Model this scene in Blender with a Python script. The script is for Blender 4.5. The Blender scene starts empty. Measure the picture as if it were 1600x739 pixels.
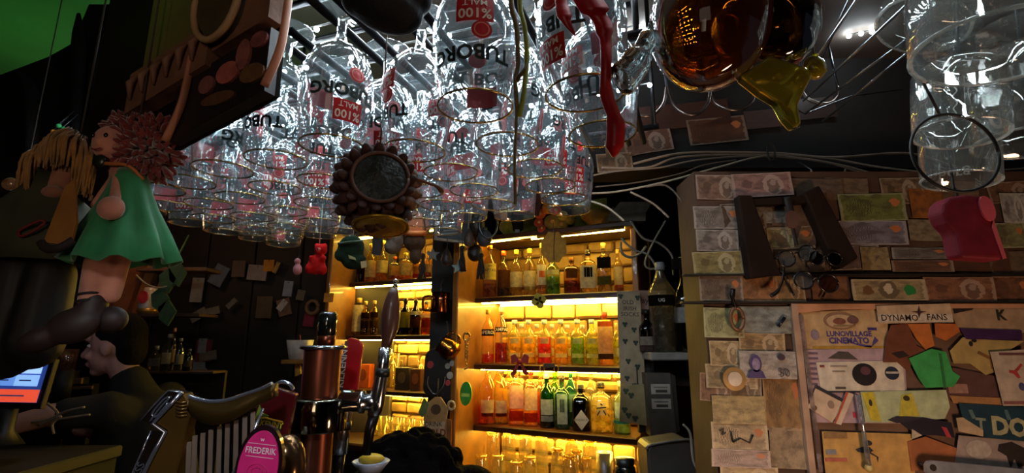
import bpy, math, random
from mathutils import Vector as V, Matrix as MX
random.seed(7)
PI=math.pi
S=bpy.context.scene; C=S.collection
# ------------------------------------------------------------ camera, world, lights, exposure
FP=786.0; TH=math.atan(164/786); CT,ST=math.cos(TH),math.sin(TH); EYE=1.6
cam=bpy.data.objects.new('camera',bpy.data.cameras.new('camera')); C.objects.link(cam)
cam.location=(0,0,EYE); cam.rotation_euler=(PI/2+TH,0,0)
cam.data.sensor_fit='HORIZONTAL'; cam.data.sensor_width=36; cam.data.lens=36*FP/1600; cam.data.clip_start=.02
S.camera=cam
S.view_settings.view_transform='Standard'; S.view_settings.look='None'; S.view_settings.gamma=1; S.view_settings.use_curve_mapping=False
S.view_settings.exposure=0.0
w=bpy.data.worlds.new('world'); S.world=w; w.use_nodes=True
w.node_tree.nodes['Background'].inputs[0].default_value=(.55,.6,.8,1); w.node_tree.nodes['Background'].inputs[1].default_value=.006
cy=S.cycles
cy.max_bounces=14; cy.transparent_max_bounces=40; cy.transmission_bounces=14; cy.glossy_bounces=6; cy.diffuse_bounces=4
cy.sample_clamp_indirect=4; cy.caustics_reflective=False; cy.caustics_refractive=False
def lamp(name,kind,loc,col,power,size=.2,sy=None,aim=None,spread=None,spot=None):
    l=bpy.data.lights.new(name,kind); l.color=col; l.energy=power
    if kind=='AREA':
        l.size=size
        if sy: l.shape='RECTANGLE'; l.size_y=sy
        if spread: l.spread=spread
    else:
        l.shadow_soft_size=size
        if spot: l.spot_size=spot; l.spot_blend=.8
    o=bpy.data.objects.new(name,l); C.objects.link(o); o.location=loc
    if aim is not None: o.rotation_euler=(V(aim)-V(loc)).to_track_quat('-Z','Y').to_euler()
    return o
for b_ in (.56,.65,.74,.84,.94):    # thin LED strips above the rows of the glass rack
    l_=lamp('rack_led_strip_lamp','AREA',(.942*-.5+.335*b_,.335*.5+.942*b_,2.125),(.82,.94,1),2.5,.84,.004); l_.rotation_euler=(0,0,-.3416)
lamp('mug_led_lamp','AREA',(.55,.42,2.40),(.86,.95,1),1.3,.9,.015,spread=2.0)
lamp('green_sign_lamp','SPOT',(-.85,.25,2.3),(.1,1,.15),.8,.03,aim=(-.5,.66,2.12),spot=.6)
lamp('green_ceiling_lamp','SPOT',(-1.35,1.25,1.75),(.06,1,.12),16,.05,aim=(-1.25,1.35,2.47),spot=1.9)
lamp('wall_lamp_warm','AREA',(.72,.3,1.12),(1,.6,.36),5,.2,aim=(.78,1.25,1.33))
lamp('room_lamp_behind','AREA',(-.3,-1.2,2.1),(1,.78,.62),.55,.5,aim=(-.2,1.5,1.4))
lamp('tap_lamp','SPOT',(-.15,-.1,2.0),(.85,.9,1),13,.05,aim=(-.34,.63,1.42),spot=.74)
lamp('ornament_fill','POINT',(.12,.33,2.38),(.9,.95,1),.7,.01)  # added fill light, brightens the amber ornament and the ribbon
lamp('left_fill','AREA',(-.25,-.7,1.75),(1,.74,.55),.38,.3,aim=(-.62,.7,2.0),spread=1.3)  # unseen fill added to lift the dark sign board and dolls
lamp('till_glow_fill','POINT',(-1.75,1.85,1.72),(.75,.75,1),.3,.05)  # added point light, stands in for screen glow on the bartender's face
lamp('backbar_lamp_warm','POINT',(-1.75,2.35,2.2),(1,.55,.25),1.6,.06)
# ------------------------------------------------------------ helpers
def ray(px,py):
    x=(px-800)/FP; y=(369.5-py)/FP
    return V((x,CT-y*ST,ST+y*CT))
def P(px,py,Y):
    d=ray(px,py); p=d*(Y/d.y); return V((p.x,p.y,p.z+EYE))
def K(px,py,Y): return Y/ray(px,py).y/FP
def onz(px,py,z):
    d=ray(px,py); t=(z-EYE)/d.z; return V((d.x*t,d.y*t,z))
def lin(h):
    if not isinstance(h,str): return tuple(h)[:3]
    h=h.lstrip('#'); o=[]
    for i in (0,2,4):
        c=int(h[i:i+2],16)/255; o.append(c/12.92 if c<=.04045 else ((c+.055)/1.055)**2.4)
    return tuple(o)
MC={}
def nodes(name):
    m=bpy.data.materials.new(name); m.use_nodes=True; nt=m.node_tree; nt.nodes.clear()
    out=nt.nodes.new('ShaderNodeOutputMaterial'); return m,nt,out
def mat(col,rough=.6,metal=0,var=.25,scale=25,bump=0,emit=0,sub=0,coat=0,sheen=0,name=None,spec=.5):
    key=(col,rough,metal,var,scale,bump,emit,sub,coat,sheen,spec)
    if key in MC: return MC[key]
    m,nt,out=nodes(name or 'surface'); c=lin(col)
    b=nt.nodes.new('ShaderNodeBsdfPrincipled'); nt.links.new(b.outputs[0],out.inputs[0])
    tc=nt.nodes.new('ShaderNodeTexCoord'); n=nt.nodes.new('ShaderNodeTexNoise'); n.inputs['Scale'].default_value=scale; n.inputs['Detail'].default_value=4
    nt.links.new(tc.outputs['Object'],n.inputs['Vector'])
    r=nt.nodes.new('ShaderNodeValToRGB'); e=r.color_ramp.elements
    e[0].position=.3; e[1].position=.7
    e[0].color=(*[x*(1-var) for x in c],1); e[1].color=(*[min(1,x*(1+var)) for x in c],1)
    nt.links.new(n.outputs['Fac'],r.inputs[0]); nt.links.new(r.outputs[0],b.inputs['Base Color'])
    b.inputs['Roughness'].default_value=rough; b.inputs['Metallic'].default_value=metal
    b.inputs['Specular IOR Level'].default_value=spec
    if coat: b.inputs['Coat Weight'].default_value=coat
    if sheen: b.inputs['Sheen Weight'].default_value=sheen
    if bump:
        bp=nt.nodes.new('ShaderNodeBump'); bp.inputs['Strength'].default_value=bump; bp.inputs['Distance'].default_value=.01
        nt.links.new(n.outputs['Fac'],bp.inputs['Height']); nt.links.new(bp.outputs[0],b.inputs['Normal'])
    if emit:
        nt.links.new(r.outputs[0],b.inputs['Emission Color']); b.inputs['Emission Strength'].default_value=emit
    MC[key]=m; return m
def thin(tint='#ffffff',haze=.03,refl=.9,rough=.03,base=.05,hazecol=None,power=3.0,edge=None,dfs=.5):
    """thin-walled glass: clear transmission, mirror reflection growing towards the edge, a dusty haze added so it glows under light"""
    key=('thin',tint,haze,refl,rough,base,hazecol,power,edge,dfs)
    if key in MC: return MC[key]
    m,nt,out=nodes('glass'); N=nt.nodes.new; L=nt.links.new
    t=N('ShaderNodeBsdfTransparent'); t.inputs[0].default_value=(*lin(tint),1)
    wt=N('ShaderNodeTexCoord'); wn=N('ShaderNodeTexNoise'); wn.inputs['Scale'].default_value=38; L(wt.outputs['Object'],wn.inputs['Vector']); wb=N('ShaderNodeBump'); wb.inputs['Strength'].default_value=.22; wb.inputs['Distance'].default_value=.004; L(wn.outputs['Fac'],wb.inputs['Height'])
    g=N('ShaderNodeBsdfGlossy'); g.inputs['Roughness'].default_value=rough; g.inputs[0].default_value=(1,1,1,1); L(wb.outputs[0],g.inputs['Normal'])
    lw=N('ShaderNodeLayerWeight'); lw.inputs[0].default_value=.5
    pw=N('ShaderNodeMath'); pw.operation='POWER'; L(lw.outputs['Facing'],pw.inputs[0]); pw.inputs[1].default_value=power
    ml=N('ShaderNodeMath'); ml.operation='MULTIPLY_ADD'; L(pw.outputs[0],ml.inputs[0]); ml.inputs[1].default_value=refl; ml.inputs[2].default_value=base
    ml.use_clamp=True
    if edge:
        p2=N('ShaderNodeMath'); p2.operation='POWER'; L(lw.outputs['Facing'],p2.inputs[0]); p2.inputs[1].default_value=2.2
        ec=N('ShaderNodeMix'); ec.data_type='RGBA'; L(p2.outputs[0],ec.inputs[0]); ec.inputs[6].default_value=(*lin(tint),1); ec.inputs[7].default_value=(*lin(edge),1); L(ec.outputs[2],t.inputs[0])
    mx=N('ShaderNodeMixShader'); L(ml.outputs[0],mx.inputs[0]); L(t.outputs[0],mx.inputs[1]); L(g.outputs[0],mx.inputs[2])
    tl=N('ShaderNodeBsdfTranslucent'); df=N('ShaderNodeBsdfDiffuse'); hc=lin(hazecol or tint)
    tl.inputs[0].default_value=(*hc,1); df.inputs[0].default_value=(*hc,1)
    hm=N('ShaderNodeMixShader'); hm.inputs[0].default_value=dfs; L(tl.outputs[0],hm.inputs[1]); L(df.outputs[0],hm.inputs[2])
    tc=N('ShaderNodeTexCoord'); n=N('ShaderNodeTexNoise'); n.inputs['Scale'].default_value=40; n.inputs['Detail'].default_value=3; L(tc.outputs['Object'],n.inputs['Vector'])
    mr=N('ShaderNodeMapRange'); L(n.outputs['Fac'],mr.inputs[0]); mr.inputs[1].default_value=.35; mr.inputs[2].default_value=.7; mr.inputs[3].default_value=haze*.4; mr.inputs[4].default_value=haze*1.6  # milky share mixed in to brighten the glass
    m2=N('ShaderNodeMixShader'); L(mr.outputs[0],m2.inputs[0]); L(mx.outputs[0],m2.inputs[1]); L(hm.outputs[0],m2.inputs[2])
    L(m2.outputs[0],out.inputs[0]); MC[key]=m; return m
def labelmat(col):
    key=('label',col)
    if key in MC: return MC[key]
    m,nt,out=nodes('label_paper'); N=nt.nodes.new; L=nt.links.new; c=lin(col)
    tc=N('ShaderNodeTexCoord'); n=N('ShaderNodeTexNoise'); n.inputs['Scale'].default_value=70; n.inputs['Detail'].default_value=4; L(tc.outputs['Object'],n.inputs['Vector'])
    r=N('ShaderNodeValToRGB'); e=r.color_ramp.elements; e[0].position=.35; e[1].position=.65; e[0].color=(*[x*.72 for x in c],1); e[1].color=(*c,1); L(n.outputs['Fac'],r.inputs[0])
    d=N('ShaderNodeBsdfDiffuse'); t=N('ShaderNodeBsdfTranslucent'); x=N('ShaderNodeMixShader'); x.inputs[0].default_value=.38
    L(r.outputs[0],d.inputs[0]); L(r.outputs[0],t.inputs[0]); L(d.outputs[0],x.inputs[1]); L(t.outputs[0],x.inputs[2]); L(x.outputs[0],out.inputs[0]); MC[key]=m; return m
def refr(tint,rough=.02,ior=1.45,tw=1):
    key=('refr',tint,rough,ior,tw)
    if key in MC: return MC[key]
    m,nt,out=nodes('solid_glass'); b=nt.nodes.new('ShaderNodeBsdfPrincipled'); nt.links.new(b.outputs[0],out.inputs[0])
    tc=nt.nodes.new('ShaderNodeTexCoord'); n=nt.nodes.new('ShaderNodeTexNoise'); n.inputs['Scale'].default_value=25; nt.links.new(tc.outputs['Object'],n.inputs['Vector'])
    bp=nt.nodes.new('ShaderNodeBump'); bp.inputs['Strength'].default_value=.25; bp.inputs['Distance'].default_value=.004; nt.links.new(n.outputs['Fac'],bp.inputs['Height']); nt.links.new(bp.outputs[0],b.inputs['Normal'])
    b.inputs['Base Color'].default_value=(*lin(tint),1); b.inputs['Transmission Weight'].default_value=tw; b.inputs['Roughness'].default_value=rough; b.inputs['IOR'].default_value=ior
    MC[key]=m; return m
def paper(kind,c2='#3a2c28'):
    """printed sheet: UV border, guilloche waves, medallions and a portrait; the tint comes from the object's own colour"""
    key=('paper',kind,c2)
    if key in MC: return MC[key]
    m,nt,out=nodes('printed_paper'); N=nt.nodes.new; L=nt.links.new
    b=N('ShaderNodeBsdfPrincipled'); L(b.outputs[0],out.inputs[0]); b.inputs['Roughness'].default_value=.38
    oi=N('ShaderNodeObjectInfo'); uv=N('ShaderNodeTexCoord')
    def mix(f,a,bb,t='MIX'):
        x=N('ShaderNodeMix'); x.data_type='RGBA'; x.blend_type=t
        for i,v in ((0,f),(6,a),(7,bb)):
            if hasattr(v,'links'): L(v,x.inputs[i])
            elif i==0: x.inputs[0].default_value=v
            else: x.inputs[i].default_value=(*v,1)
        return x.outputs[2]
    def math_(op,a,bv):
        x=N('ShaderNodeMath'); x.operation=op
        for i,v in ((0,a),(1,bv)):
            if hasattr(v,'links'): L(v,x.inputs[i])
            else: x.inputs[i].default_value=v
        return x.outputs[0]
    dn=N('ShaderNodeTexNoise'); dn.inputs['Scale'].default_value=9; L(uv.outputs['UV'],dn.inputs['Vector'])
    va=N('ShaderNodeVectorMath'); va.operation='MULTIPLY_ADD'; L(dn.outputs['Color'],va.inputs[0]); va.inputs[1].default_value=(.1,.14,0); L(uv.outputs['UV'],va.inputs[2])
    sep=N('ShaderNodeSeparateXYZ'); L(va.outputs[0],sep.inputs[0]); u,v=math_('SUBTRACT',sep.outputs[0],.05),math_('SUBTRACT',sep.outputs[1],.07)
    cmb=N('ShaderNodeCombineXYZ'); L(u,cmb.inputs[0]); L(v,cmb.inputs[1]); L(math_('MULTIPLY',oi.outputs['Random'],40),cmb.inputs[2])
    ns=N('ShaderNodeTexNoise'); ns.inputs['Scale'].default_value=5; ns.inputs['Detail'].default_value=6; L(cmb.outputs[0],ns.inputs['Vector'])
    col=oi.outputs['Color']; dark=mix(.72,col,lin(c2))
    rp=N('ShaderNodeMapRange'); L(ns.outputs['Fac'],rp.inputs[0]); rp.inputs[1].default_value=.4; rp.inputs[2].default_value=.68
    c=mix(math_('MULTIPLY',rp.outputs[0],.95),col,dark)
    wv=N('ShaderNodeTexWave'); wv.inputs['Scale'].default_value=9; wv.inputs['Distortion'].default_value=6; L(cmb.outputs[0],wv.inputs['Vector'])
    c=mix(math_('MULTIPLY',wv.outputs['Fac'],.3),c,dark)
    def ell(cx,cy,rx,ry):
        a=math_('POWER',math_('DIVIDE',math_('SUBTRACT',u,cx),rx),2); bb=math_('POWER',math_('DIVIDE',math_('SUBTRACT',v,cy),ry),2)
        return math_('LESS_THAN',math_('ADD',a,bb),1)
    light=mix(.22,col,(.9,.82,.66))
    if kind=='portrait':
        c=mix(math_('MULTIPLY',ell(.68,.5,.17,.42),.7),c,light); c=mix(math_('MULTIPLY',ell(.68,.42,.1,.32),.8),c,dark); c=mix(math_('MULTIPLY',ell(.69,.58,.045,.15),.6),c,light); c=mix(math_('MULTIPLY',ell(.25,.55,.09,.18),.8),c,dark)
    elif kind=='dollar':
        c=mix(ell(.5,.5,.13,.44),c,dark); c=mix(ell(.5,.55,.06,.25),c,light); c=mix(ell(.22,.5,.07,.22),c,lin('#6b4a30')); c=mix(ell(.78,.5,.08,.24),c,lin('#2f7a3c')); 
    elif kind=='building':
        c=mix(math_('MULTIPLY',ell(.3,.5,.2,.34),math_('GREATER_THAN',wv.outputs['Fac'],.45)),c,dark); c=mix(ell(.84,.68,.07,.14),c,lin('#b06a40'))
    bd=math_('MAXIMUM',math_('ABSOLUTE',math_('SUBTRACT',u,.5),0),math_('ABSOLUTE',math_('SUBTRACT',v,.5),0))
    if kind!='plain': c=mix(math_('MULTIPLY',math_('GREATER_THAN',bd,.455),.6),c,light)
    L(c,b.inputs['Base Color']); MC[key]=m; return m
# ---- text outlines
_TX={}
def textgeo(s,bold=0):
    if (s,bold) in _TX: return _TX[(s,bold)]
    cu=bpy.data.curves.new('t','FONT'); cu.body=s; cu.size=1; cu.align_x='CENTER'; cu.align_y='CENTER'; cu.offset=bold; cu.resolution_u=2
    o=bpy.data.objects.new('t',cu); me=bpy.data.meshes.new_from_object(o)
    r=([(v.co.x,v.co.y) for v in me.vertices],[tuple(p.vertices) for p in me.polygons])
    bpy.data.objects.remove(o); bpy.data.curves.remove(cu); bpy.data.meshes.remove(me); _TX[(s,bold)]=r; return r
class G:
    def __init__(s,k=1): s.v=[]; s.f=[]; s.sm=[]; s.uv={}; s.k=k
    def add(s,vs,fs,smooth=False,uvs=None):
        b=len(s.v); s.v+= [V(v)*s.k for v in vs]
        for f in fs:
            if uvs: s.uv[len(s.f)]=[uvs[i] for i in f]
            s.f.append(tuple(i+b for i in f)); s.sm.append(smooth)
        return s
    def box(s,c,d,R=None):
        x,y,z=(q/2 for q in d); vs=[V((i*x,j*y,l*z)) for i in(-1,1) for j in(-1,1) for l in(-1,1)]
        if R: vs=[R@v for v in vs]
        return s.add([v+V(c) for v in vs],[(0,1,3,2),(4,6,7,5),(0,4,5,1),(2,3,7,6),(0,2,6,4),(1,5,7,3)])
    def bbox(s,c,d,b=.15,R=None):
        """chamfered box"""
        x,y,z=(q/2 for q in d); e=b*min(x,y,z); vs=[]
        pts=[]
        for i in(-1,1):
            for j in(-1,1):
                for l in(-1,1): pts+= [(i*(x-e),j*(y-e),l*z),(i*(x-e),j*y,l*(z-e)),(i*x,j*(y-e),l*(z-e))]
        ix=lambda i,j,l,q:((i*2+j)*2+l)*3+q
        fs=[]
        fs+=[tuple(ix(i,j,l,0) for i,j in((0,0),(1,0),(1,1),(0,1))) for l in(0,1)]
        fs+=[tuple(ix(i,j,l,1) for i,l in((0,0),(1,0),(1,1),(0,1))) for j in(0,1)]
        fs+=[tuple(ix(i,j,l,2) for j,l in((0,0),(1,0),(1,1),(0,1))) for i in(0,1)]
        for a in(0,1):
            for c2 in(0,1):
                fs.append((ix(0,a,c2,0),ix(1,a,c2,0),ix(1,a,c2,1),ix(0,a,c2,1)))
                fs.append((ix(a,0,c2,0),ix(a,1,c2,0),ix(a,1,c2,2),ix(a,0,c2,2)))
                fs.append((ix(a,c2,0,1),ix(a,c2,1,1),ix(a,c2,1,2),ix(a,c2,0,2)))
                for l in(0,1): fs.append((ix(a,c2,l,0),ix(a,c2,l,1),ix(a,c2,l,2))) 
        vs=[V(p) for p in pts]
        if R: vs=[R@v for v in vs]
        return s.add([v+V(c) for v in vs],fs)
    def tube(s,pts,r,n=8,flat=1,cap=True):
        pts=[V(p) for p in pts]; m=len(pts); rr=r if isinstance(r,(list,tuple)) else [r]*m
        vs=[];up=V((0,0,1)); pn=None
        for i,p in enumerate(pts):
            t=(pts[min(i+1,m-1)]-pts[max(i-1,0)]).normalized()
            a=(up if abs(t.z)<.92 else V((0,1,0))).cross(t).normalized() if pn is None else (pn-t*pn.dot(t)).normalized()
            pn=a; b=t.cross(a)
            for j in range(n):
                q=2*PI*j/n; vs.append(p+(a*math.cos(q)+b*math.sin(q)*flat)*rr[i])
        fs=[(i*n+j,i*n+(j+1)%n,(i+1)*n+(j+1)%n,(i+1)*n+j) for i in range(m-1) for j in range(n)]
        if cap: fs+=[tuple(range(n-1,-1,-1)),tuple((m-1)*n+j for j in range(n))]
        return s.add(vs,fs,True)
    def lathe(s,prof,n=24,M=None,pw=0,cap=False,at=(0,0,0)):
        """revolve (r,z) about z; pw>0 gives a squarish section"""
        vs=[]
        for r,z in prof:
            for j in range(n):
                a=2*PI*(j+.5)/n; c,q=math.cos(a),math.sin(a)
                if pw: e=(abs(c)**pw+abs(q)**pw)**(-1/pw); rr=r*e
                else: rr=r
                p=V((rr*c,rr*q,z)); vs.append((M@p if M else p)+V(at))
        m=len(prof); fs=[(i*n+j,i*n+(j+1)%n,(i+1)*n+(j+1)%n,(i+1)*n+j) for i in range(m-1) for j in range(n)]
        if cap: fs+=[tuple(range(n-1,-1,-1)),tuple((m-1)*n+j for j in range(n))]
        return s.add(vs,fs,True)
    def ball(s,c,r,n=12,m=8,M=None):
        r=r if isinstance(r,(tuple,list)) else (r,r,r); vs=[]
        for i in range(m+1):
            a=PI*i/m
            for j in range(n):
                b=2*PI*j/n; p=V((r[0]*math.sin(a)*math.cos(b),r[1]*math.sin(a)*math.sin(b),r[2]*math.cos(a)))
                vs.append((M@p if M else p)+V(c))
        return s.add(vs,[(i*n+j,i*n+(j+1)%n,(i+1)*n+(j+1)%n,(i+1)*n+j) for i in range(m) for j in range(n)],True)
    def cap(s,a,b,ra,rb,n=12):
        a,b=V(a),V(b); s.tube([a,b],[ra,rb],n); s.ball(a,ra,n,8); s.ball(b,rb,n,8); return s
    def prism(s,poly,y0,y1,smooth=False):
        """outline in x,z extruded in depth from y0 (near) to y1"""
        n=len(poly); vs=[(x,y0,z) for x,z in poly]+[(x,y1,z) for x,z in poly]
        return s.add(vs,[tuple(range(n)),tuple(range(2*n-1,n-1,-1))]+[(i,i+n,(i+1)%n+n,(i+1)%n) for i in range(n)],smooth)
    def disc(s,c,rx,rz,y0,y1,n=28,rot=0):
        return s.prism([(c[0]+rx*math.cos(2*PI*i/n)*math.cos(rot)-rz*math.sin(2*PI*i/n)*math.sin(rot),c[1]+rx*math.cos(2*PI*i/n)*math.sin(rot)+rz*math.sin(2*PI*i/n)*math.cos(rot)) for i in range(n)],y0,y1)
    def ring(s,c,rx,rz,y,t,n=32,m=6):
        pts=[(c[0]+rx*math.cos(2*PI*i/n),y,c[1]+rz*math.sin(2*PI*i/n)) for i in range(n+1)]
        return s.tube(pts,t,m)
    def text(s,t,size,f,bold=0):
        vs,fs=textgeo(t,bold); return s.add([f(x*size,y*size) for x,y in vs],fs)
    def flat(s,t,size,x0=0,z0=0,y=0,rot=0,bold=0,sx=1):
        c,q=math.cos(rot),math.sin(rot)
        return s.text(t,size,lambda x,z:(x0+x*sx*c-z*q,y,z0+x*sx*q+z*c),bold)
    def sheet(s,w,h,nx=5,ny=3,curl=.004,y=0,seed=0):
        rnd=random.Random(seed); a,b,c=rnd.uniform(-1,1),rnd.uniform(-1,1),rnd.uniform(0,6); vs=[];uv=[]
        for j in range(ny+1):
            for i in range(nx+1):
                u,v=i/nx,j/ny; vs.append(((u-.5)*w,y-curl*abs(math.sin(c+a*3*u+b*3*v))-curl*.5*(abs(u-.5)*2)**3,(v-.5)*h)); uv.append((u,v))
        q=nx+1
        return s.add(vs,[(j*q+i,j*q+i+1,(j+1)*q+i+1,(j+1)*q+i) for j in range(ny) for i in range(nx)],True,uv)
    def mesh(s,name,m):
        me=bpy.data.meshes.new(name); me.from_pydata([tuple(v) for v in s.v],[],s.f)
        for p,q in zip(me.polygons,s.sm): p.use_smooth=q
        if s.uv:
            ul=me.uv_layers.new(name='UVMap')
            for p in me.polygons:
                if p.index in s.uv:
                    for li,u in zip(p.loop_indices,s.uv[p.index]): ul.data[li].uv=u
        if m: me.materials.append(m)
        me.update(); return me
def thing(name,label,cat,loc=(0,0,0),rot=(0,0,0),group=None):
    o=bpy.data.objects.new(name,None); C.objects.link(o); o.location=loc; o.rotation_euler=rot; o.empty_display_size=.02
    o['label']=label; o['category']=cat
    if group: o['group']=group
    return o
def part(name,g,m,parent,label=None,color=None):
    o=bpy.data.objects.new(name,g.mesh(name,m) if isinstance(g,G) else g); C.objects.link(o); o.parent=parent
    if label: o['label']=label
    if color: o.color=(*lin(color),1)
    return o
def single(name,g,m,label,cat,loc=(0,0,0),rot=(0,0,0),group=None,color=None):
    o=bpy.data.objects.new(name,g.mesh(name,m) if isinstance(g,G) else g); C.objects.link(o); o.location=loc; o.rotation_euler=rot
    o['label']=label; o['category']=cat
    if group: o['group']=group
    if color: o.color=(*lin(color),1)
    return o
def struct(name,g,m,loc=(0,0,0),rot=(0,0,0)):
    o=bpy.data.objects.new(name,g.mesh(name,m)); C.objects.link(o); o.location=loc; o.rotation_euler=rot; o['kind']='structure'; return o
def dup(root,loc,rot=None,label=None):
    r=root.copy(); C.objects.link(r); r.location=loc
    if rot is not None: r.rotation_euler=rot
    if label: r['label']=label
    for ch in list(root.children):
        c=ch.copy(); C.objects.link(c); c.parent=r
        for g2 in list(ch.children):
            d=g2.copy(); C.objects.link(d); d.parent=c
    return r
def fuse(o,vox,sm=4,sub=0):
    m=o.modifiers.new('remesh','REMESH'); m.mode='VOXEL'; m.voxel_size=vox; m.use_smooth_shade=True
    if sm: q=o.modifiers.new('smooth','SMOOTH'); q.iterations=sm; q.factor=.6
    return o
def bez(pts,n=8):
    """Catmull-Rom through points"""
    pts=[V(p) for p in pts]; o=[]
    for i in range(len(pts)-1):
        a,b,c,d=pts[max(i-1,0)],pts[i],pts[i+1],pts[min(i+2,len(pts)-1)]
        for j in range(n):
            t=j/n; o.append(.5*((2*b)+(c-a)*t+(2*a-5*b+4*c-d)*t*t+(3*b-a-3*c+d)*t**3))
    return o+[pts[-1]]
# ------------------------------------------------------------ the setting
CEIL=2.47
WOODK='#2a1a10'
struct('floor',G().box((0,1.2,-.05),(8,7.4,.1)),mat('#2b211b',.6,scale=6))
struct('ceiling',G().box((0,1.2,CEIL+.05),(8,7.4,.1)),mat('#4a4038',.8,scale=4,bump=.3))
struct('wall_back',G().box((0,4.3,1.25),(8,.1,2.5)),mat('#2a1e18',.85,scale=5,bump=.4))
struct('wall_left',G().box((-3.6,1.2,1.25),(.1,7.4,2.5)),mat('#33261e',.85,scale=5))
struct('wall_front',G().box((0,-2.4,1.25),(8,.1,2.5)),mat('#33261e',.85,scale=5))
YW=1.25
xw=P(1103,520,YW).x
zr_=P(1300,268,YW).z
struct('wall_right',G().box((xw+.9,YW+.07,zr_/2),(1.8,.14,zr_)),mat('#4a3324',.7,scale=12,bump=.3))
struct('wall_right_return',G().box((xw+1.0,(YW+.14+4.25)/2,1.2),(.12,4.25-YW-.14,2.4)),mat('#1c1512',.8,scale=8,bump=.2))
# boxed beam above the bank notes and the cable run
bm=P(1100,190,1.42)
zb_=P(1100,262,1.43).z
struct('trim_beam',G().box((.205+.85,1.5,(zb_+2.47)/2),(1.7,.14,2.47-zb_)),mat('#120d0a',.85,scale=10,bump=.3))
# bar counter under the taps
bc=thing('bar_counter','dark wooden bar counter below the beer taps','counter',(-.35,.72,0))
part('worktop',G().bbox((0,0,1.05),(3.2,.5,.05),.4),mat('#2b1a10',.25,scale=9,coat=.4),bc)
part('front_panel',G().box((0,-.18,.51),(3.1,.04,1.02)),mat('#25160d',.5,scale=9),bc)
for i in range(5): part('plank',G().bbox((-1.25+i*.62,-.21,.51),(.58,.02,.96),.4),mat('#2d1b10',.5,scale=9),bc)
# ------------------------------------------------------------ lit shelf units
UL=V((.891,-.453,0)); UN=V((.453,.891,0)); UROT=math.atan2(-.453,.891)
LED=mat((1,.68,.09),.5,emit=70,var=.02,name='led_strip'); LEDB=mat((1,.68,.09),.5,emit=150,var=.02,name='led_strip')
HONEY=mat('#86561f',.45,scale=14,coat=.2); SHELFW=mat('#4a2a14',.4,scale=14)
STONE=[mat('#a8844c',.9,scale=18,bump=.6),mat('#8a6838',.9,scale=18,bump=.6),mat('#c09a58',.9,scale=18,bump=.6)]
def unit(label,org,wid,shelves,zlow,ztop,delta=.15,dep=.26,strips=True,seed=1):
    """org: front-left corner of the shelves (eye-relative z added later); local x along the shelves, y into the unit"""
    t=thing('back_bar_shelf_unit',label,'shelf unit',(org.x,org.y,0),(0,0,UROT))
    D=dep+delta
    part('side_panel',G().bbox((-.015,(dep-delta)/2,(zlow+ztop)/2),(.03,D,ztop-zlow),.3),HONEY,t)
    part('side_panel',G().bbox((wid+.015,dep/2+.02,(zlow+ztop)/2),(.025,dep-.04,ztop-zlow),.3),HONEY,t)
    bk=part('back_panel',G().box((wid/2,dep+.03,(zlow+ztop)/2),(wid+.06,.03,ztop-zlow)),mat('#6e5030',.9,scale=20),t)
    rnd=random.Random(seed); z=zlow+.02
    while z<ztop-.03:
        h=rnd.uniform(.05,.085); x=0
        while x<wid-.02:
            l=min(rnd.uniform(.08,.17),wid-x)
            if l>.03: part('stone',G().bbox((x+l/2,dep+.008,z+h/2),(l-.01,.03+rnd.uniform(-.008,.012),h-.01),.55,MX.Rotation(rnd.uniform(-.04,.04),3,'Y')),rnd.choice(STONE),bk)
            x+=l
        z+=h
    for i,zs in enumerate(shelves):
        s=part('shelf',G().bbox((wid/2,dep/2,zs-.011),(wid,dep,.022),.4).bbox((wid/2,.006,zs-.0155),(wid,.012,.021),.3),SHELFW,t)
        if strips: part('led_strip',G().box((wid/2,.035,zs-.027),(wid-.04,.012,.006)),LED,s); part('led_strip',G().box((wid/2,dep-.035,zs-.027),(wid-.04,.012,.006)),LEDB,s)
    s=part('top_board',G().bbox((wid/2,dep/2-.0,ztop+.012),(wid+.06,dep,.024),.3),SHELFW,t)
    part('led_strip',G().box((wid/2,.035,ztop-.006),(wid-.04,.012,.006)),LED,s)
    return t
RO=V((-.176,2.40,EYE)); RW=.74; RZ=[EYE+.205,EYE-.10,EYE-.367]
LO=V((-.674,2.85,EYE))-UL*.335; LW=.72; LZ=[EYE+.344,EYE+.035,EYE-.262]
ur=unit('tall honey wood shelf unit with three lit rows of spirits, right of the post',RO,RW,RZ,EYE-.645,EYE+.475,seed=3)
ul=unit('narrower lit shelf unit behind the tap handles, left of the post',LO,LW,LZ,EYE-.51,EYE+.62,seed=5)
# yellow gilt rails on the top edge of the right unit
part('gilt_rail',G().tube([(.0,-.01,EYE+.452),(.3,-.01,EYE+.458)],.006,8),mat('#b08030',.3,.8),ur)
part('gilt_rail',G().tube([(.33,-.01,EYE+.465),(.73,-.01,EYE+.47)],.008,8),mat('#b08030',.3,.8),ur)
# back counters under the units
b1=thing('back_counter','dark back counter carrying the upturned glasses under the lit shelves','counter',(RO.x,RO.y,0),(0,0,UROT))
part('worktop',G().bbox((.42,.0,EYE-.665),(.98,.58,.04),.4),mat('#3a2616',.35,scale=12),b1)
part('cabinet_body',G().box((.42,.06,.466),(.94,.44,.93)),mat('#20150e',.6),b1)
b2=thing('back_counter','dark back counter below the left lit shelf unit','counter',(LO.x,LO.y,0),(0,0,UROT))
part('worktop',G().bbox((.36,.05,EYE-.53),(.84,.44,.04),.4),mat('#3a2616',.35,scale=12),b2)
part('cabinet_body',G().box((.36,.08,.524),(.8,.36,1.048)),mat('#20150e',.6),b2)
# post between the units
pp=P(692,500,2.42)
struct('trim_post',G().box((pp.x,2.5,1.23),(.12,.16,2.46)),mat('#15100c',.7,scale=9,bump=.2))
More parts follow.
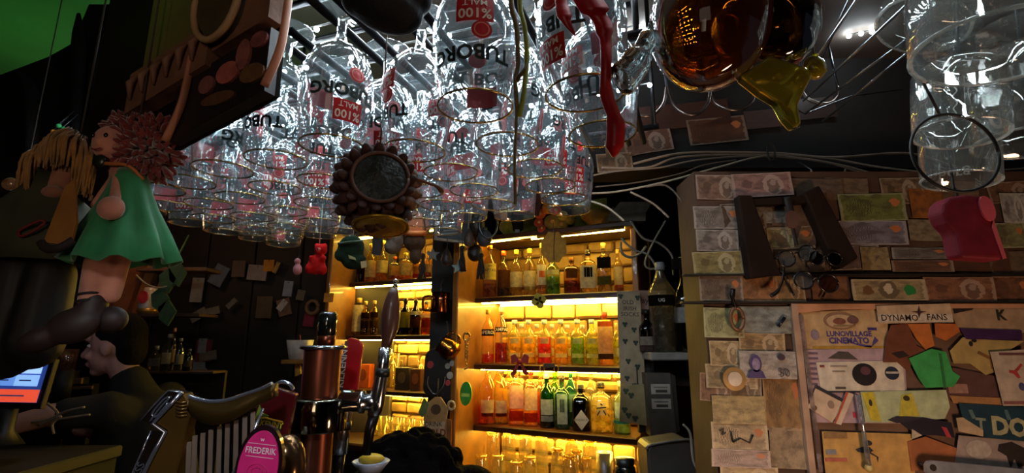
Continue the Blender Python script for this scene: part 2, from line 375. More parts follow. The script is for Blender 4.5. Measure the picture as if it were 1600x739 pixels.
# ------------------------------------------------------------ bottles
def bprof(h,r,kind):
    if kind=='std': q=[(0,0),(.95,0),(1,.02),(1,.6),(.93,.66),(.6,.74),(.36,.79),(.32,.85),(.32,.93),(.38,.935),(.38,.955),(.33,.96)]
    elif kind=='wine': q=[(0,0),(.95,0),(1,.02),(1,.55),(.9,.62),(.5,.7),(.36,.75),(.34,.93),(.4,.935),(.4,.96),(.34,.965)]
    elif kind=='square': q=[(0,0),(.95,0),(1,.02),(1,.62),(.94,.68),(.6,.73),(.34,.76),(.32,.82),(.32,.9),(.37,.91),(.37,.93),(.33,.94)]
    elif kind=='squat': q=[(0,0),(.92,0),(1,.03),(1,.6),(.9,.7),(.5,.76),(.3,.79),(.28,.88),(.36,.89),(.36,.92),(.3,.93)]
    elif kind=='round': q=[(0,0),(.8,0),(.95,.05),(1,.25),(.95,.45),(.75,.6),(.45,.68),(.28,.73),(.26,.86),(.34,.87),(.34,.9),(.28,.905)]
    else: q=[(0,0),(.78,0),(.8,.02),(.97,.58),(1,.62),(.92,.68),(.4,.82),(.3,.87),(.3,.95),(.34,.955),(.34,.965),(.3,.97)]   # taper
    return [(a*r,b*h) for a,b in q]
BGL={}
def bottle(loc,rot,h,r,kind,tint,liq,lvl,lab,cap,label,group,txt=None,haze=.09,capf=.1):
    t=thing('bottle',label,'bottle',loc,(0,0,rot),group)
    pw=5 if kind in('square','squat') else 0; n=20; pr=bprof(h,r,kind)
    part('glass_body',G().lathe(pr,n,pw=pw),thin(tint,haze,.7,.05,.06,edge='#4a3414',dfs=.2),t)
    if liq:
        q=[(a*.93,max(z,.006)) for a,z in pr if z<=lvl*h]
        if q:
            q.append((q[-1][0] if lvl<.62 else q[-1][0]*.9,lvl*h)); q.append((0,lvl*h)); q.insert(0,(0,.005))
            part('liquid',G().lathe(q,16,pw=pw),thin(liq,.25,.1,.2,.02,dfs=.1),t)
    for i,(z0,z1,col,wd) in enumerate(lab):
        g=G(); m=8; R=r*1.015; vs=[]
        for j in range(m+1):
            a=(j/m-.5)*wd
            for z in(z0*h,z1*h):
                if pw:
                    c_,s_=math.sin(a),-math.cos(a); e=(abs(c_)**pw+abs(s_)**pw)**(-1/pw); vs.append((R*e*c_,R*e*s_,z))
                else: vs.append((R*math.sin(a),-R*math.cos(a),z))
        g.add(vs,[(2*j,2*j+2,2*j+3,2*j+1) for j in range(m)],True)
        o=part('label',g,labelmat(col),t)
        if txt and txt[0]==i:
            g=G(); R2=R*1.01
            for s_,zz,sz in txt[2]:
                g.text(s_,sz*h,(lambda x,y,zz=zz:(R2*math.sin(x/R2),-R2*math.cos(x/R2),zz*h+y)) if not pw else (lambda x,y,zz=zz:(x,-R2,zz*h+y)),.01)
            part('lettering',g,mat(txt[1],.6,var=.05),o)
    rt=pr[-1][0]; zt=pr[-1][1]
    if cap: part('cap',G().lathe([(rt*1.15,zt-capf*h*.6),(rt*1.22,zt-capf*h*.55),(rt*1.22,h*.99),(rt,h),(0,h)],12),mat(cap,.35,.2 if cap not in('#d8b838',) else 0),t)
    return t
def onshelf(px,py,org,back):
    """point on a shelf line `back` metres behind its front edge, under image column px"""
    d=ray(px,py); a=org+UN*back; k=d.x/d.y
    s=(k*a.y-a.x)/(UL.x-k*UL.y); return a+UL*s
def shelf_row(rows,org,z,group,where,back=.09):
    for i,(px,w_,top,base,kind,tint,liq,lvl,lab,cap,desc,txt,bk) in enumerate(rows):
        p=onshelf(px,base,org,((.045 if i==0 or org is LO else .08) if bk is None else bk)); k=K(px,base,p.y); h=(base-top)*k; r=w_*k/2
        if kind in('square','squat'): r*=.94
        wd=RW if org is RO else LW; lx=(V((p.x,p.y,0))-V((org.x,org.y,0))).dot(UL); dx=min(max(lx,r*1.15+.004),wd-r*1.15-.004)-lx; p=p+UL*dx
        bottle((p.x,p.y,z),math.atan2(-p.x,p.y),h,r,kind,tint,liq,lvl,lab,cap,desc+' '+where,group,txt)
Y0='#ffffff'; CR='#e8d8a0'; BK='#1a1512'
F=lambda c,z0=.12,z1=.52,w_=2.2:[(z0,z1,c,w_)]
shelf_row([
 (765,22,372,457,'std','#f6e2b0','#d07818',.25,F('#e8d060',.32,.62),'#c08a30','orange rum bottle with big cream label',(0,'#3a2a18',[('THE',.57,.04),('CAPTAIN',.49,.075)]),None),
 (787,21,383,457,'std','#f8e6b8','#8a4a18',.3,F('#6a4020',.2,.58),'#d86018','bottle with brown label and orange cap',None,None),
 (807,20,381,456,'std','#fff0c0','#f0e0a0',.5,[(.12,.52,'#ecd890',2.4),(.1,.2,'#a87a30',2.4)],'#d8b838','first cream label bottle with tall yellow cap',None,None),
 (828,20,380,456,'std','#fff0c0','#f0e0a0',.5,[(.12,.52,'#ecd890',2.4),(.1,.2,'#a87a30',2.4)],'#d8b838','second cream label bottle with tall yellow cap',None,None),
 (847,16,372,456,'wine','#fff0c0','#e8c860',.45,[(.2,.58,'#f0e2b0',2.2),(.34,.46,'#d86828',1.2)],'#d8b838','slim bottle with orange roundel on white label',None,None),
 (864,23,392,456,'std','#e4f0b0','#9ac838',.45,F('#e0dca0',.5,.62,2),'#c8c060','short bottle of pale green liqueur',None,None),
 (894,27,394,453,'squat','#e8c888','#b85810',.36,F('#5a3a18',.42,.66,1.2),'#8a5a20','squat amber decanter with round stopper',None,None),
 (920,27,382,452,'squat','#fff0c0','#f0e0a0',.4,[(.12,.62,'#ece0a8',1.9),(.36,.58,'#17130f',1)],'#1a1410','wide bottle with black square on cream label',None,None),
 (945,23,371,451,'square','#f6ecc0','#e8d890',.5,[(.48,.7,'#191510',1.9),(.16,.32,'#5a5a2a',1.9)],'#c0a858','tall square bottle with black and olive labels',None,None),
 (967,15,378,449,'std','#fff0c0','#e0b050',.4,F('#e8d8a0',.2,.6),'#c8a040','last cream label bottle at the right end',None,.15),
],RO,RZ[0],'spirits on the top right shelf','on the top right lit shelf')
def flav(px,liq,d,tint='#fff4a8',top=491,w_=22): return (px,w_,top,558+(px-804)*.03,'std',tint,liq,.6,[(.46,.58,'#c8c078',1.3),(.16,.25,'#f0e070',1.8)],'#b8bcb0',d,None,None)
shelf_row([
 (762,20,472,556,'std','#ffe8b8','#f06818',.17,F('#241a10',.5,.62,2.6),'#c89030','aperitif bottle with dark band and orange remains',(0,'#f0e0b0',[('APEROL',.56,.09)]),None),
 (783,20,468,556,'std','#ffe8c0','#c81408',.36,F('#2a1c12',.54,.63,2.6),'#b8b0a0','bitter bottle one third full of red',(0,'#f0e0b0',[('CAMPARI',.585,.085)]),None),
 flav(804,'#f0d000','first flavoured vodka bottle, yellow'), flav(826,'#f8d408','second flavoured vodka bottle, yellow'),
 flav(851,'#e84818','flavoured vodka bottle glowing orange red'), flav(877,'#f4cc10','flavoured vodka bottle, amber yellow'),
 flav(903,'#98c020','flavoured vodka bottle, lime green'), flav(926,'#c8d030','flavoured vodka bottle, yellow green'),
 (947,25,480,563,'square','#ffe8b0','#f0d070',.6,[(.22,.72,'#d8b870',1.9),(.12,.22,'#4a3420',1.9),(.72,.82,'#a85028',1.9)],'#a03820','square bottle with bearded face label and red cap',None,None),
 (965,12,500,565,'std','#f0f0a0','#d8d830',.6,F('#e0e090',.2,.4),'#c8c060','slim yellow bottle half hidden at the right end',None,.14),
],RO,RZ[1],'bottles on the middle right shelf','on the middle right lit shelf')
# moustache and cap drawn on the bearded label is left as lettering; second row behind
shelf_row([(815+i*24,18,496,556,'std','#fff4b0','#f0d020',.5,F('#e0d890',.2,.4),'#a8b0a8',d,None,.17) for i,d in enumerate(['clear yellow bottle behind the first flavoured vodka','clear yellow bottle behind the second flavoured vodka','clear yellow bottle behind the orange red vodka','clear yellow bottle behind the amber vodka','clear yellow bottle behind the lime vodka'])],RO,RZ[1],'bottles on the middle right shelf','on the middle right lit shelf')
shelf_row([
 (761,26,572,660,'std','#ffe8a0','#ff9418',.35,[(.2,.42,'#d8bc80',1.7),(.14,.2,'#5a2018',1.5)],'#5a5048','round shouldered bottle of orange gin',None,None),
 (783,24,577,661,'std','#fff0a8','#f8dc50',.4,[(.2,.42,'#d8c488',1.7),(.14,.2,'#5a2018',1.5)],'#5a5048','round shouldered gin bottle of pale yellow liquid',None,None),
 (807,25,572,663,'square','#ffe0b0','#f8cc70',.55,[(.28,.66,'#f0d0a8',1.7),(.08,.24,'#a02810',1.7)],'#b02018','first square gin bottle with pink label and red base',None,None),
 (830,23,577,664,'square','#ffe0b0','#f8d478',.55,[(.28,.66,'#e8d49a',1.7),(.08,.24,'#a02810',1.7)],'#b02018','second square gin bottle with white label and red base',None,None),
 (855,23,585,667,'std','#2f8a30','#2a7a28',.3,[(.24,.52,'#e4e0cc',1.9),(.12,.22,'#a8a8a0',1.9)],'#d8d8d0','green gin bottle with white label',None,None),
 (879,25,590,670,'square','#78b8b0','#60a8a8',.5,[(.1,.66,'#c8d4c4',1.2),(.32,.56,'#5a7068',.6)],'#2a2018','pale blue square gin bottle with medallion label',None,None),
 (909,30,604,673,'squat','#141016','#0a080c',.6,[],'#17120e','squat black apothecary bottle with white diamond label',None,None),
 (941,37,602,677,'squat','#fff4c8','#f0e0a0',.5,[(.36,.62,'#f0e2a8',.8)],'#16120e','wide clear gin bottle with black glyph',None,None),
 (973,26,603,682,'std','#d8ecd8','#c8d8b8',.4,[(.3,.6,'#e0e4d8',1.8),(.2,.26,'#3a8a90',2.6)],'#c8c0a0','clear bottle with white and teal label',None,None),
],RO,RZ[2],'gins on the bottom right shelf','on the bottom right lit shelf')
shelf_row([(px,20,568,655,kd,ti,lq,.5,F(lc,.25,.55),cp,d,None,.165) for px,kd,ti,lq,lc,cp,d in [
 (752,'std','#ffe0a0','#f0a020','#e0b050','#d89020','tall amber bottle in the back row, first'),(795,'std','#ffe0a0','#f0b030','#e8d890','#e0b040','yellow bottle in the back row behind the bow'),
 (845,'wine','#f8d8a0','#f06020','#e06028','#e85018','orange bottle in the back row'),(868,'wine','#98c850','#80b030','#a8c060','#c8d060','lime bottle in the back row'),(893,'std','#68b0b0','#50a0a0','#a8c8b8','#88a898','teal bottle in the back row'),(925,'std','#e0d8c0','#d0c8a0','#e0d8b0','#d8d0b0','clear bottle in the back row')]],RO,RZ[2],'gins on the bottom right shelf','on the bottom right lit shelf')
# diamond label, lettering and glyph
for o in list(bpy.data.objects):
    l=o.get('label','')
    if 'diamond label' in l:
        d=part('label',G().add([(0,-.0465,.006),(.031,-.0465,.047),(0,-.0465,.088),(-.031,-.0465,.047)],[(0,1,2,3)]),mat('#d8d0b8',.6,var=.1),o)
        part('lettering',G().flat("HENDRICK'S",.0125,0,.047,-.047),mat('#4a4438',.6),d)
    if 'black glyph' in l:
        g=G()
        for a,b_ in [((-.004,.118),(.004,.112)),((-.02,.1),(.02,.104)),((-.006,.09),(-.018,.072)),((.008,.092),(.018,.074)),((.026,.078),(.03,.07))]: g.tube([(a[0],-.058,a[1]),(b_[0],-.058,b_[1])],.0028,6,cap=True)
        part('glyph',g,mat('#18140f',.6),o)
# bottles on the left unit
shelf_row([
 (563,13,392,437,'std','#8a5820','#5a3010',.5,F('#2a1a10',.3,.5),'#2a1a10','dark small bottle at the left end',None,None),
 (578,18,376,437,'std','#ffe8a0','#f0c040',.5,F('#f0dc80',.12,.55,2.4),'#d8b838','first bottle with big cream label',None,None),
 (596,19,371,436,'wine','#ffe8a0','#f0c040',.5,F('#f0dc80',.2,.5,2.2),'#e0c050','tall yellow bottle with long neck',None,None),
 (616,17,398,436,'square','#ffe8b0','#f0a838',.5,F('#f0c050',.2,.6),'#e85818','short square bottle with orange cap',None,None),
 (633,20,392,435,'square','#ffe8b0','#f0b838',.6,F('#f0d878',.15,.6),'#e8c850','square bottle with yellow label',None,None),
 (652,16,396,435,'std','#ffd890','#e07018',.5,F('#e89838',.2,.5),'#a85020','amber bottle with orange label',None,None),
 (668,12,390,434,'std','#ffe0a0','#c08030',.5,F('#e8c870',.2,.5),'#50381c','small yellow label bottle beside the post',None,None),
],LO,LZ[0],'spirits on the top left shelf','on the top shelf of the left unit')
shelf_row([
 (556,21,464,522,'square','#fff0b8','#f0c050',.5,[(.1,.8,'#e8d090',1.8)],'#d0a850','white label square bottle at the left end',None,None),
 (569,14,468,521,'std','#e8c070','#804010',.6,[(.5,.66,'#2a180c',2),(.2,.42,'#3a2412',2)],'#c8a858','first bottle with two dark oval labels',None,None),
 (583,14,467,521,'std','#e8c070','#804010',.6,[(.5,.66,'#2a180c',2),(.2,.42,'#3a2412',2)],'#c8a858','second bottle with two dark oval labels',None,None),
 (619,13,470,521,'wine','#50801c','#3a6010',.6,F('#8a9a28',.2,.5),'#181008','slim green bottle',None,None),
 (632,17,464,521,'std','#3a2a10','#2a1a08',.6,[(.2,.62,'#b89a28',2.3),(.12,.2,'#1a120a',2.3)],'#14100a','dark bottle with mustard label',None,None),
 (648,17,466,521,'std','#4a2a10','#2a1408',.6,[(.56,.66,'#e0d0a0',2.3),(.2,.5,'#5a3014',2.3)],'#1a120a','brown bottle with cream collar label',None,None),
 (665,16,468,521,'std','#e8c888','#c07020',.5,[(.5,.6,'#e8d8a8',2.3),(.2,.45,'#a83a20',2.3)],'#b0a890','clear bottle with red and cream labels',None,None),
],LO,LZ[1],'spirits on the middle left shelf','on the middle shelf of the left unit')
def carton(px,w_,top,base,col,label,z=LZ[2],org=LO,back=.06,emb=None):
    p=onshelf(px,base,org,back); k=K(px,base,p.y)
    t=thing('carton',label,'box',(p.x,p.y,z),(0,0,UROT*.6))
    part('body',G().bbox((0,.03,(base-top)*k/2),(w_*k,.06,(base-top)*k),.08),mat(col,.6,var=.15,scale=40),t)
    part('printed_panel',G().disc((0,(base-top)*k*.55),w_*k*.3,(base-top)*k*.25,-.0025,0,20),mat(emb or '#e0b860',.6,var=.2,scale=60),t)
carton(566,22,570,606,'#c85a18','orange carton on the bottom shelf of the left unit',emb='#8a3a10')
carton(627,24,572,606,'#2a1c10','dark gift carton on the bottom shelf of the left unit',emb='#4a3824')
carton(648,18,574,607,'#4a2410','reddish brown carton beside the dark gift carton',emb='#7a4020')
def mug(px,w_,top,base,z,org,label,tint='#fff4c8',back=.1):
    p=onshelf(px,base,org,back); k=K(px,base,p.y); h=(base-top)*k; r=w_*k/2
    t=thing('glass_mug',label,'glass',(p.x,p.y,z),(0,0,random.uniform(-.5,.5)),'glass mugs on the left unit')
    part('bowl',G().lathe([(0,0),(r*.9,0),(r,.004),(r,h),(r*.92,h),(r*.88,.008),(0,.008)],18),thin(tint,.08,.7,.03,.07),t)
    part('handle',G().tube(bez([(r*.95,0,h*.8),(r*1.6,0,h*.75),(r*1.65,0,h*.35),(r*.95,0,h*.2)],4),r*.12,6),thin(tint,.1,.7,.03,.1),t)
for i,(px,w_,t_,b_) in enumerate([(588,16,548,604),(603,17,546,604),(616,14,552,604),(640,13,556,572),(660,16,560,606)]):
    mug(px,w_,t_,b_,LZ[2],LO,['glass mug beside the orange carton','tall glass mug behind the tap handle','slim glass mug left of the dark carton','small glass mug behind the dark carton','glass mug by the black bag at the post'][i],back=.15)
for i,px in enumerate((585,602,620,638,655)): mug(px,17,622,652,EYE-.51,LO,['first','second','third','fourth','fifth'][i]+' squat glass mug under the lowest left shelf, counted from the taps',back=.05)
# upturned beer glasses on the right back counter
def pint(px,top,base,w_,back,label):
    p=onshelf(px,700,RO,back); z=EYE-.645; k=K(px,base,p.y); top_z=P(px,top,p.y).z; h=top_z-z; r=w_*k/2
    t=thing('beer_glass',label,'glass',(p.x,p.y,z),(0,0,0),'upturned beer glasses on the back counter')
    part('bowl',G().lathe([(r*1.08,0),(r*1.05,.03),(r*.95,h*.35),(r,h*.7),(r*.85,h*.95),(r*.8,h),(0,h),(0,h-.008),(r*.75,h-.01),(r*.8,h*.9),(r*.93,h*.68),(r*.88,h*.35),(r,.0)],20),thin('#f4ecd4',.07,.8,.03,.08),t)
    part('foot_ring',G().lathe([(r*.7,h-.006),(r*.84,h-.006),(r*.84,h+.003),(r*.7,h+.003)],20),thin('#f0c850',.3,.8,.1,.12),t)
for i,(px,top,w_,bk) in enumerate([(748,676,20,.1),(770,674,22,.06),(795,676,22,.06),(821,678,22,.06),(846,680,22,.06),(871,701,22,-.08),(893,686,22,.0),(901,704,22,-.1),(889,712,24,-.16),(922,688,24,.02),(807,722,24,-.16),(828,714,22,-.12),(778,712,22,-.1),(752,712,22,-.1),(915,716,20,-.06)]):
    pint(px,top,760,w_,bk,'upturned beer glass '+['at the left end of the back row','second in the back row','third in the back row','fourth in the back row','fifth in the back row','with gold foot, left of the front cluster','with gold foot, at the back of the cluster','with gold foot, right of the front cluster','with gold foot, nearest of the cluster','at the right end near the steel cups','lowest, in front of the third','low, in front of the fourth','low, in front of the second','low, in front of the left end one','tucked behind the nearest of the cluster'][i]+' under the gin shelf')
for px,top,lab in ((944,706,'brushed steel shaker cup right of the upturned glasses'),):
    p=onshelf(px,700,RO,.0); z=EYE-.645; h=P(px,top,p.y).z-z; k=K(px,720,p.y); r=13*k
    single('shaker_cup',G().lathe([(0,0),(r*.8,0),(r,h),(r*.95,h),(r*.76,.01),(0,.01)],20),mat('#8a8890',.3,.9),lab,'cup',(p.x,p.y,z))
# ------------------------------------------------------------ glass rack with upturned stemmed beer glasses
RIM=EYE+.24; GH=.1935; FOOT=RIM+GH
RD=V((.335,.942,0)); RA=V((.942,-.335,0))      # along the rails, across them
def ab(a,b,z): q=RA*a+RD*b; return V((q.x,q.y,z))
STEEL=mat('#565a60',.3,.9,scale=40); RAILM=mat('#16171a',.35,.6,scale=40)
COLS={-.09:[.455,.56],-.2:[.445,.555,.65,.735,.815,.895],-.32:[.535,.625,.72,.81,.9],-.41:[.485,.59,.69,.785,.88],-.515:[.5,.6,.7,.795,.89,.98],-.615:[.505,.6,.695,.79,.885,.98],-.715:[.53,.625,.72,.815,.91],-.8:[.54,.635,.735,.83,.925],-.885:[.62,.72,.82,.91],-.97:[.63,.73,.82,.9,.985]}
rk=thing('glass_rack','dark steel rail rack holding rows of upturned beer glasses under the ceiling','rack',(0,0,0))
for a in COLS:
    for s in(-.016,.016):
        part('rail',G().tube([ab(a+s,COLS[a][0]-(.05 if a>-.45 else .015),FOOT-.012),ab(a+s,1.06,FOOT-.012)],.006,6),RAILM,rk)
for b in(.69,1.04): part('cross_bar',G().tube([ab(-.04,b,FOOT+.012),ab(-1.0,b,FOOT+.012)],.006,6),RAILM,rk)
for a,b in((-.05,.69),(-1.01,.69),(-.05,1.04),(-1.01,1.04)): part('hanger_rod',G().tube([ab(a,b,FOOT+.012),ab(a,b,CEIL+.01)],.005,6),RAILM,rk)
GP=[(.034,0),(.035,.002),(.03,.006),(.01,.012),(.0065,.02),(.006,.045),(.0085,.056),(.022,.066),(.036,.082),(.044,.105),(.0465,.125),(.0455,.15),(.0425,.185),(.0395,.213),(.0392,.215)]
GI=[(.0382,.2145),(.0412,.185),(.0442,.15),(.0452,.125),(.0425,.106),(.0345,.085),(.02,.071),(0,.067)]
GP=[(r,z*.9) for r,z in GP]; GI=[(r,z*.9) for r,z in GI]
RG=random.Random(4)
CLEAR=thin('#fafcfd',.02,.9,.03,.05,'#d4e6ee',2.2)
gl=thing('beer_glass','x','glass',(0,0,0),(0,0,0),'upturned stemmed glasses in the rack')
part('bowl',G().lathe(GP[6:]+GI,28),CLEAR,gl)
part('stem',G().lathe(GP[:7],20),thin('#f9fcfd',.04,.9,.03,.1,'#d4e6ee',1.6),gl)
part('rim',G().lathe([(.0385,.193),(.0398,.193),(.0398,.1948),(.0385,.1948)],28),mat('#b89a5a',.25,.9,scale=50),gl,'thin gilt rim')
def rad(z):
    for (r0,z0),(r1,z1) in zip(GP,GP[1:]):
        if z0<=z<=z1: return r0+(r1-r0)*(z-z0)/(z1-z0)
    return .04
def wrap(a0,zc,off):
    def f(x,y):
        z=zc+y; r=rad(z)+off; a=a0+x/.044; return (r*math.sin(a),-r*math.cos(a),z)
    return f
def patch(a0,zc,w_,h_,off,m=8,n=3,round_=False):
    g=G()
    if round_:
        f=wrap(a0,zc,off); vs=[f(0,0)]+[f(w_/2*math.cos(2*PI*i/20),h_/2*math.sin(2*PI*i/20)) for i in range(20)]
        return g.add(vs,[(0,1+i,1+(i+1)%20) for i in range(20)])
    f=wrap(a0,zc,off); vs=[f((i/m-.5)*w_,(j/n-.5)*h_) for j in range(n+1) for i in range(m+1)]
    return g.add(vs,[(j*(m+1)+i,j*(m+1)+i+1,(j+1)*(m+1)+i+1,(j+1)*(m+1)+i) for j in range(n) for i in range(m)],True)
REDP=mat('#c0161c',.5,var=.1,scale=60); INK=mat('#0c201c',.5,var=.1,scale=60); WHT=mat('#f2ece6',.5,var=.05)
for a0,zs,zt,ze in((0,.162,.136,.113),(PI*.95,.112,.156,.134)):
    q=part('red_print',patch(a0,zs,.036,.026,.0008),REDP,gl)
    g=G(); f=wrap(a0,zs+.0045,.0014); g.text('%100',.0145,f,.02); f2=wrap(a0,zs-.0075,.0014); g.text('MALT',.0095,f2,.008)
    part('lettering',g,WHT,q)
    part('brand_lettering',G().text('TUBORG',.021,wrap(a0+.1,zt,.0008),.034),INK,gl)
    e=part('red_seal',patch(a0-.15,ze,.02,.019,.0008,round_=True),REDP,gl)
    g=G(); f=wrap(a0-.15,ze,.0013)
    part('seal_ring',g.add([f(rr*math.cos(2*PI*i/20),rr*math.sin(2*PI*i/20)) for rr in(.0062,.0075) for i in range(20)],[(i,(i+1)%20,20+(i+1)%20,20+i) for i in range(20)]),mat('#e07a70',.5),e)
FLIP=MX.Rotation(PI,3,'X')
ords=['front','second','third','fourth','fifth','sixth']; first=True
ROT={(0,0):-.8,(1,0):2.95,(1,4):.5,(1,5):.25,(3,0):.35,(2,0):1.9,(0,1):2.2,(1,1):1.7,(2,1):2.6,(4,0):2.2,(5,0):-2.4,(6,1):1.2}
for ci,(a,bs) in enumerate(COLS.items()):
    for bi,b in enumerate(bs):
        p=ab(a,b,FOOT)
        yaw=math.atan2(-p.x,p.y)+PI+ROT.get((ci,bi),RG.uniform(-3.1,3.1))
        e=(MX.Rotation(RG.uniform(-.03,.03),3,'Y')@MX.Rotation(yaw,3,'Z')@FLIP).to_euler()
        lab='upturned stemmed beer glass, '+ords[bi]+' in the '+['first','second','third','fourth','fifth','sixth','seventh','eighth','ninth','tenth'][ci]+' rack row counted from the red ribbon'
        if first: gl.location=p; gl.rotation_euler=e; gl['label']=lab; first=False
        else: dup(gl,p,e,lab)
# LED chains on the ceiling: bright little bulbs
BULB=mat((.8,.92,1),.4,emit=160,var=.01,name='led')
for b in(.56,.65,.74,.84,.94): part('led_channel',G().tube([ab(-.06,b,FOOT+.098),ab(-.94,b,FOOT+.098)],.008,6,.6),RAILM,rk)
def ledchain(pts,n,label,r=.0042):
    t=thing('light_string',label,'string lights',pts[0]); o=V(pts[0]); c=bez([V(p)-o for p in pts],10)
    part('wire',G().tube(c,.0018,5),mat('#20201e',.6),t)
    g=G().ball((0,0,0),r,8,6); me=g.mesh('bulb',BULB)
    for i in range(n):
        q=c[int(i*(len(c)-1)/(n-1))]; b=part('bulb',me,None,t); b.location=(q.x,q.y,q.z-.005)
for i,b in enumerate((.56,.65,.74,.84,.94)):
    ledchain([ab(-.05,b+.025,FOOT+.075),ab(-.5,b+.025,FOOT+.07),ab(-.94,b+.025,FOOT+.075)],26,'string of white light points above the glasses, '+ords[i]+' from the front')
ledchain([onz(955,60,CEIL-.006),onz(980,50,CEIL-.01),onz(1006,44,CEIL-.006)],3,'three white light points between red ribbon and amber glass',.007)
ledchain([onz(1326,54,CEIL-.006),onz(1345,50,CEIL-.01),onz(1362,47,CEIL-.006)],3,'three white light points on the ceiling above the wire rails',.006)
# ------------------------------------------------------------ fascia with carved sign along the front of the rack
fa,fb=P(195,228,.655),P(452,80,.525)
fd=(fb-fa); L_=fd.length; ang=math.atan2(fd.y,fd.x); fz=fa.z
sg=thing('carved_sign_board','dark carved sign board with round crest hanging before the glass rack','sign',(fa.x,fa.y,fa.z),(0,0,ang))
R3=MX.Rotation(0,3,'Y')
sl=(fb.z-fa.z)/math.hypot(fd.x,fd.y); H_=math.hypot(fd.x,fd.y)
def pf(s,h): return (s*H_,sl*s*H_+h)
def quad(s0,s1,h0,h1,h2=None,h3=None): a=pf(s0,h0);b=pf(s1,h0 if h2 is None else h2);c=pf(s1,h1 if h3 is None else h3);d=pf(s0,h1); return [a,b,c,d]
part('back_board',G().prism(quad(-.36,.95,-.05,.30),0,.005),mat('#140e08',.9,scale=12,spec=.15),sg)
part('olive_plank',G().prism(quad(.12,.95,.085,.27),-.012,-.001),mat('#5a4a22',.7,scale=10,bump=.2),sg)
part('carved_plank',G().prism(quad(.1,.62,.025,.083),-.022,-.001),mat('#6e4a34',.7,scale=25,bump=.6),sg)
part('carved_plank',G().prism(quad(.64,.95,.04,.1),-.02,-.001),mat('#6e4a34',.7,scale=25,bump=.6),sg)
for i in range(6):
    a,b=pf(.14+i*.08,.04),pf(.17+i*.08,.07); part('carving',G().tube([(a[0],-.024,a[1]),((a[0]+b[0])/2,-.029,(a[1]+b[1])/2+.004),(b[0],-.024,b[1])],[.002,.005,.002],6),mat('#7a5640',.7),sg)
c0=pf(.68,.10); cr=part('round_crest',G().disc(c0,.038,.052,-.03,-.01,30,.3),mat('#3a3218',.7,scale=30,bump=.3),sg)
part('crest_ring',G().ring(c0,.041,.055,-.03,.0045),mat('#a08058',.6),cr)
part('crest_relief',G().tube(bez([(c0[0]-.02,-.034,c0[1]+.01),(c0[0]-.012,-.034,c0[1]+.025),(c0[0]-.005,-.034,c0[1]+.005),(c0[0]+.004,-.034,c0[1]+.028),(c0[0]+.02,-.034,c0[1]+.03)],5),.004,6),mat('#b09470',.6),cr)
part('crest_relief',G().ring((c0[0]+.012,c0[1]+.024),.008,.01,-.033,.003,16),mat('#b09470',.6),cr)
pt_=part('picture_panel',G().prism(quad(.42,.95,-.05,.03),-.015,-.001),mat('#1c1412',.5,scale=20),sg)
for s,h,rx,rz,c in((.62,-.0,.014,.012,'#7a4a44'),(.74,.0,.02,.014,'#a0564c'),(.82,.012,.012,.02,'#8a5048'),(.7,-.028,.03,.008,'#5a3a22'),(.88,-.02,.02,.012,'#6a4a2c'),(.9,.02,.014,.01,'#7a4444')):
    q=pf(s,h); part('painted_figure',G().disc(q,rx,rz,-.018,-.014,16),mat(c,.6,var=.3,scale=80),pt_)
for s0,s1 in((.5,.42),(1.03,.97)):
    pts=[pf(s1,-.05),pf((s0+s1)/2+.035,-.01),pf(s0+.02,.05)]
    part('curved_edge',G().tube(bez([(a,-.02,b) for a,b in pts],6),.0055,6,.5),mat('#a86e50',.6),sg)
part('hanger_chain',G().tube([(H_*.3,.01,pf(.3,.28)[1]),(H_*.3,.01,CEIL-fz+.01)],.003,5),STEEL,sg); part('hanger_chain',G().tube([(H_*.9,.01,pf(.9,.28)[1]),(H_*.9,.01,CEIL-fz+.01)],.003,5),STEEL,sg)
def at(px,py,Y): return P(px,py,Y),K(px,py,Y)
def cord(t,k,px=0,pz=0,top=None,loc=None,m='#3a3028',r=.0012):
    part('hanging_cord',G().tube([(px*k,0,pz*k),(px*k,0,(top or CEIL+.005)-loc.z)],r,5),mat(m,.8),t)
# oval wooden disc and red tassel beside the sign
p,k=at(205,80,1.0); t=thing('wooden_oval','oval wooden tag hanging at the left end of the sign board','ornament',p,(0,.45,0))
part('disc',G(k).disc((0,0),13,26,0,8,24),mat('#8a7048',.7,scale=60),t); part('hanging_cord',G().tube([(0,.003,24*k),(-.02,.003,CEIL-p.z)],.0012,5),mat('#3a3028'),t)
p,k=at(172,130,.98); t=thing('red_cloth_bow','dusky red cloth strip hanging left of the sign board','ribbon',p)
part('strip',G(k).tube(bez([(12,0,30),(2,-2,5),(-8,0,-15),(-14,2,-35)],6),[5]*19,6,.3),mat('#8a3a30',.8,bump=.3),t); part('loop',G(k).tube(bez([(-14,0,-35),(0,-4,-38),(14,0,-30),(10,2,-42),(-8,0,-42)],5),4,6,.4),mat('#8a3a30',.8),t); cord(t,k,12,30,None,p)
# black pouch above the glasses
p,k=at(602,14,.46); t=thing('black_pouch','black rounded cloth pouch hanging above the nearest glasses','pouch',p)
fuse(part('body',G(k).ball((0,0,0),(62,45,34),16,10,MX.Rotation(.3,3,'Y')).ball((-40,0,12),(30,30,22)).ball((40,0,14),(34,30,24)),mat('#0e0c10',.75,bump=.3,scale=60),t),.003)
part('drawstring',G(k).tube([(10,0,26),(14,0,200)],4,6),mat('#161218',.8),t)
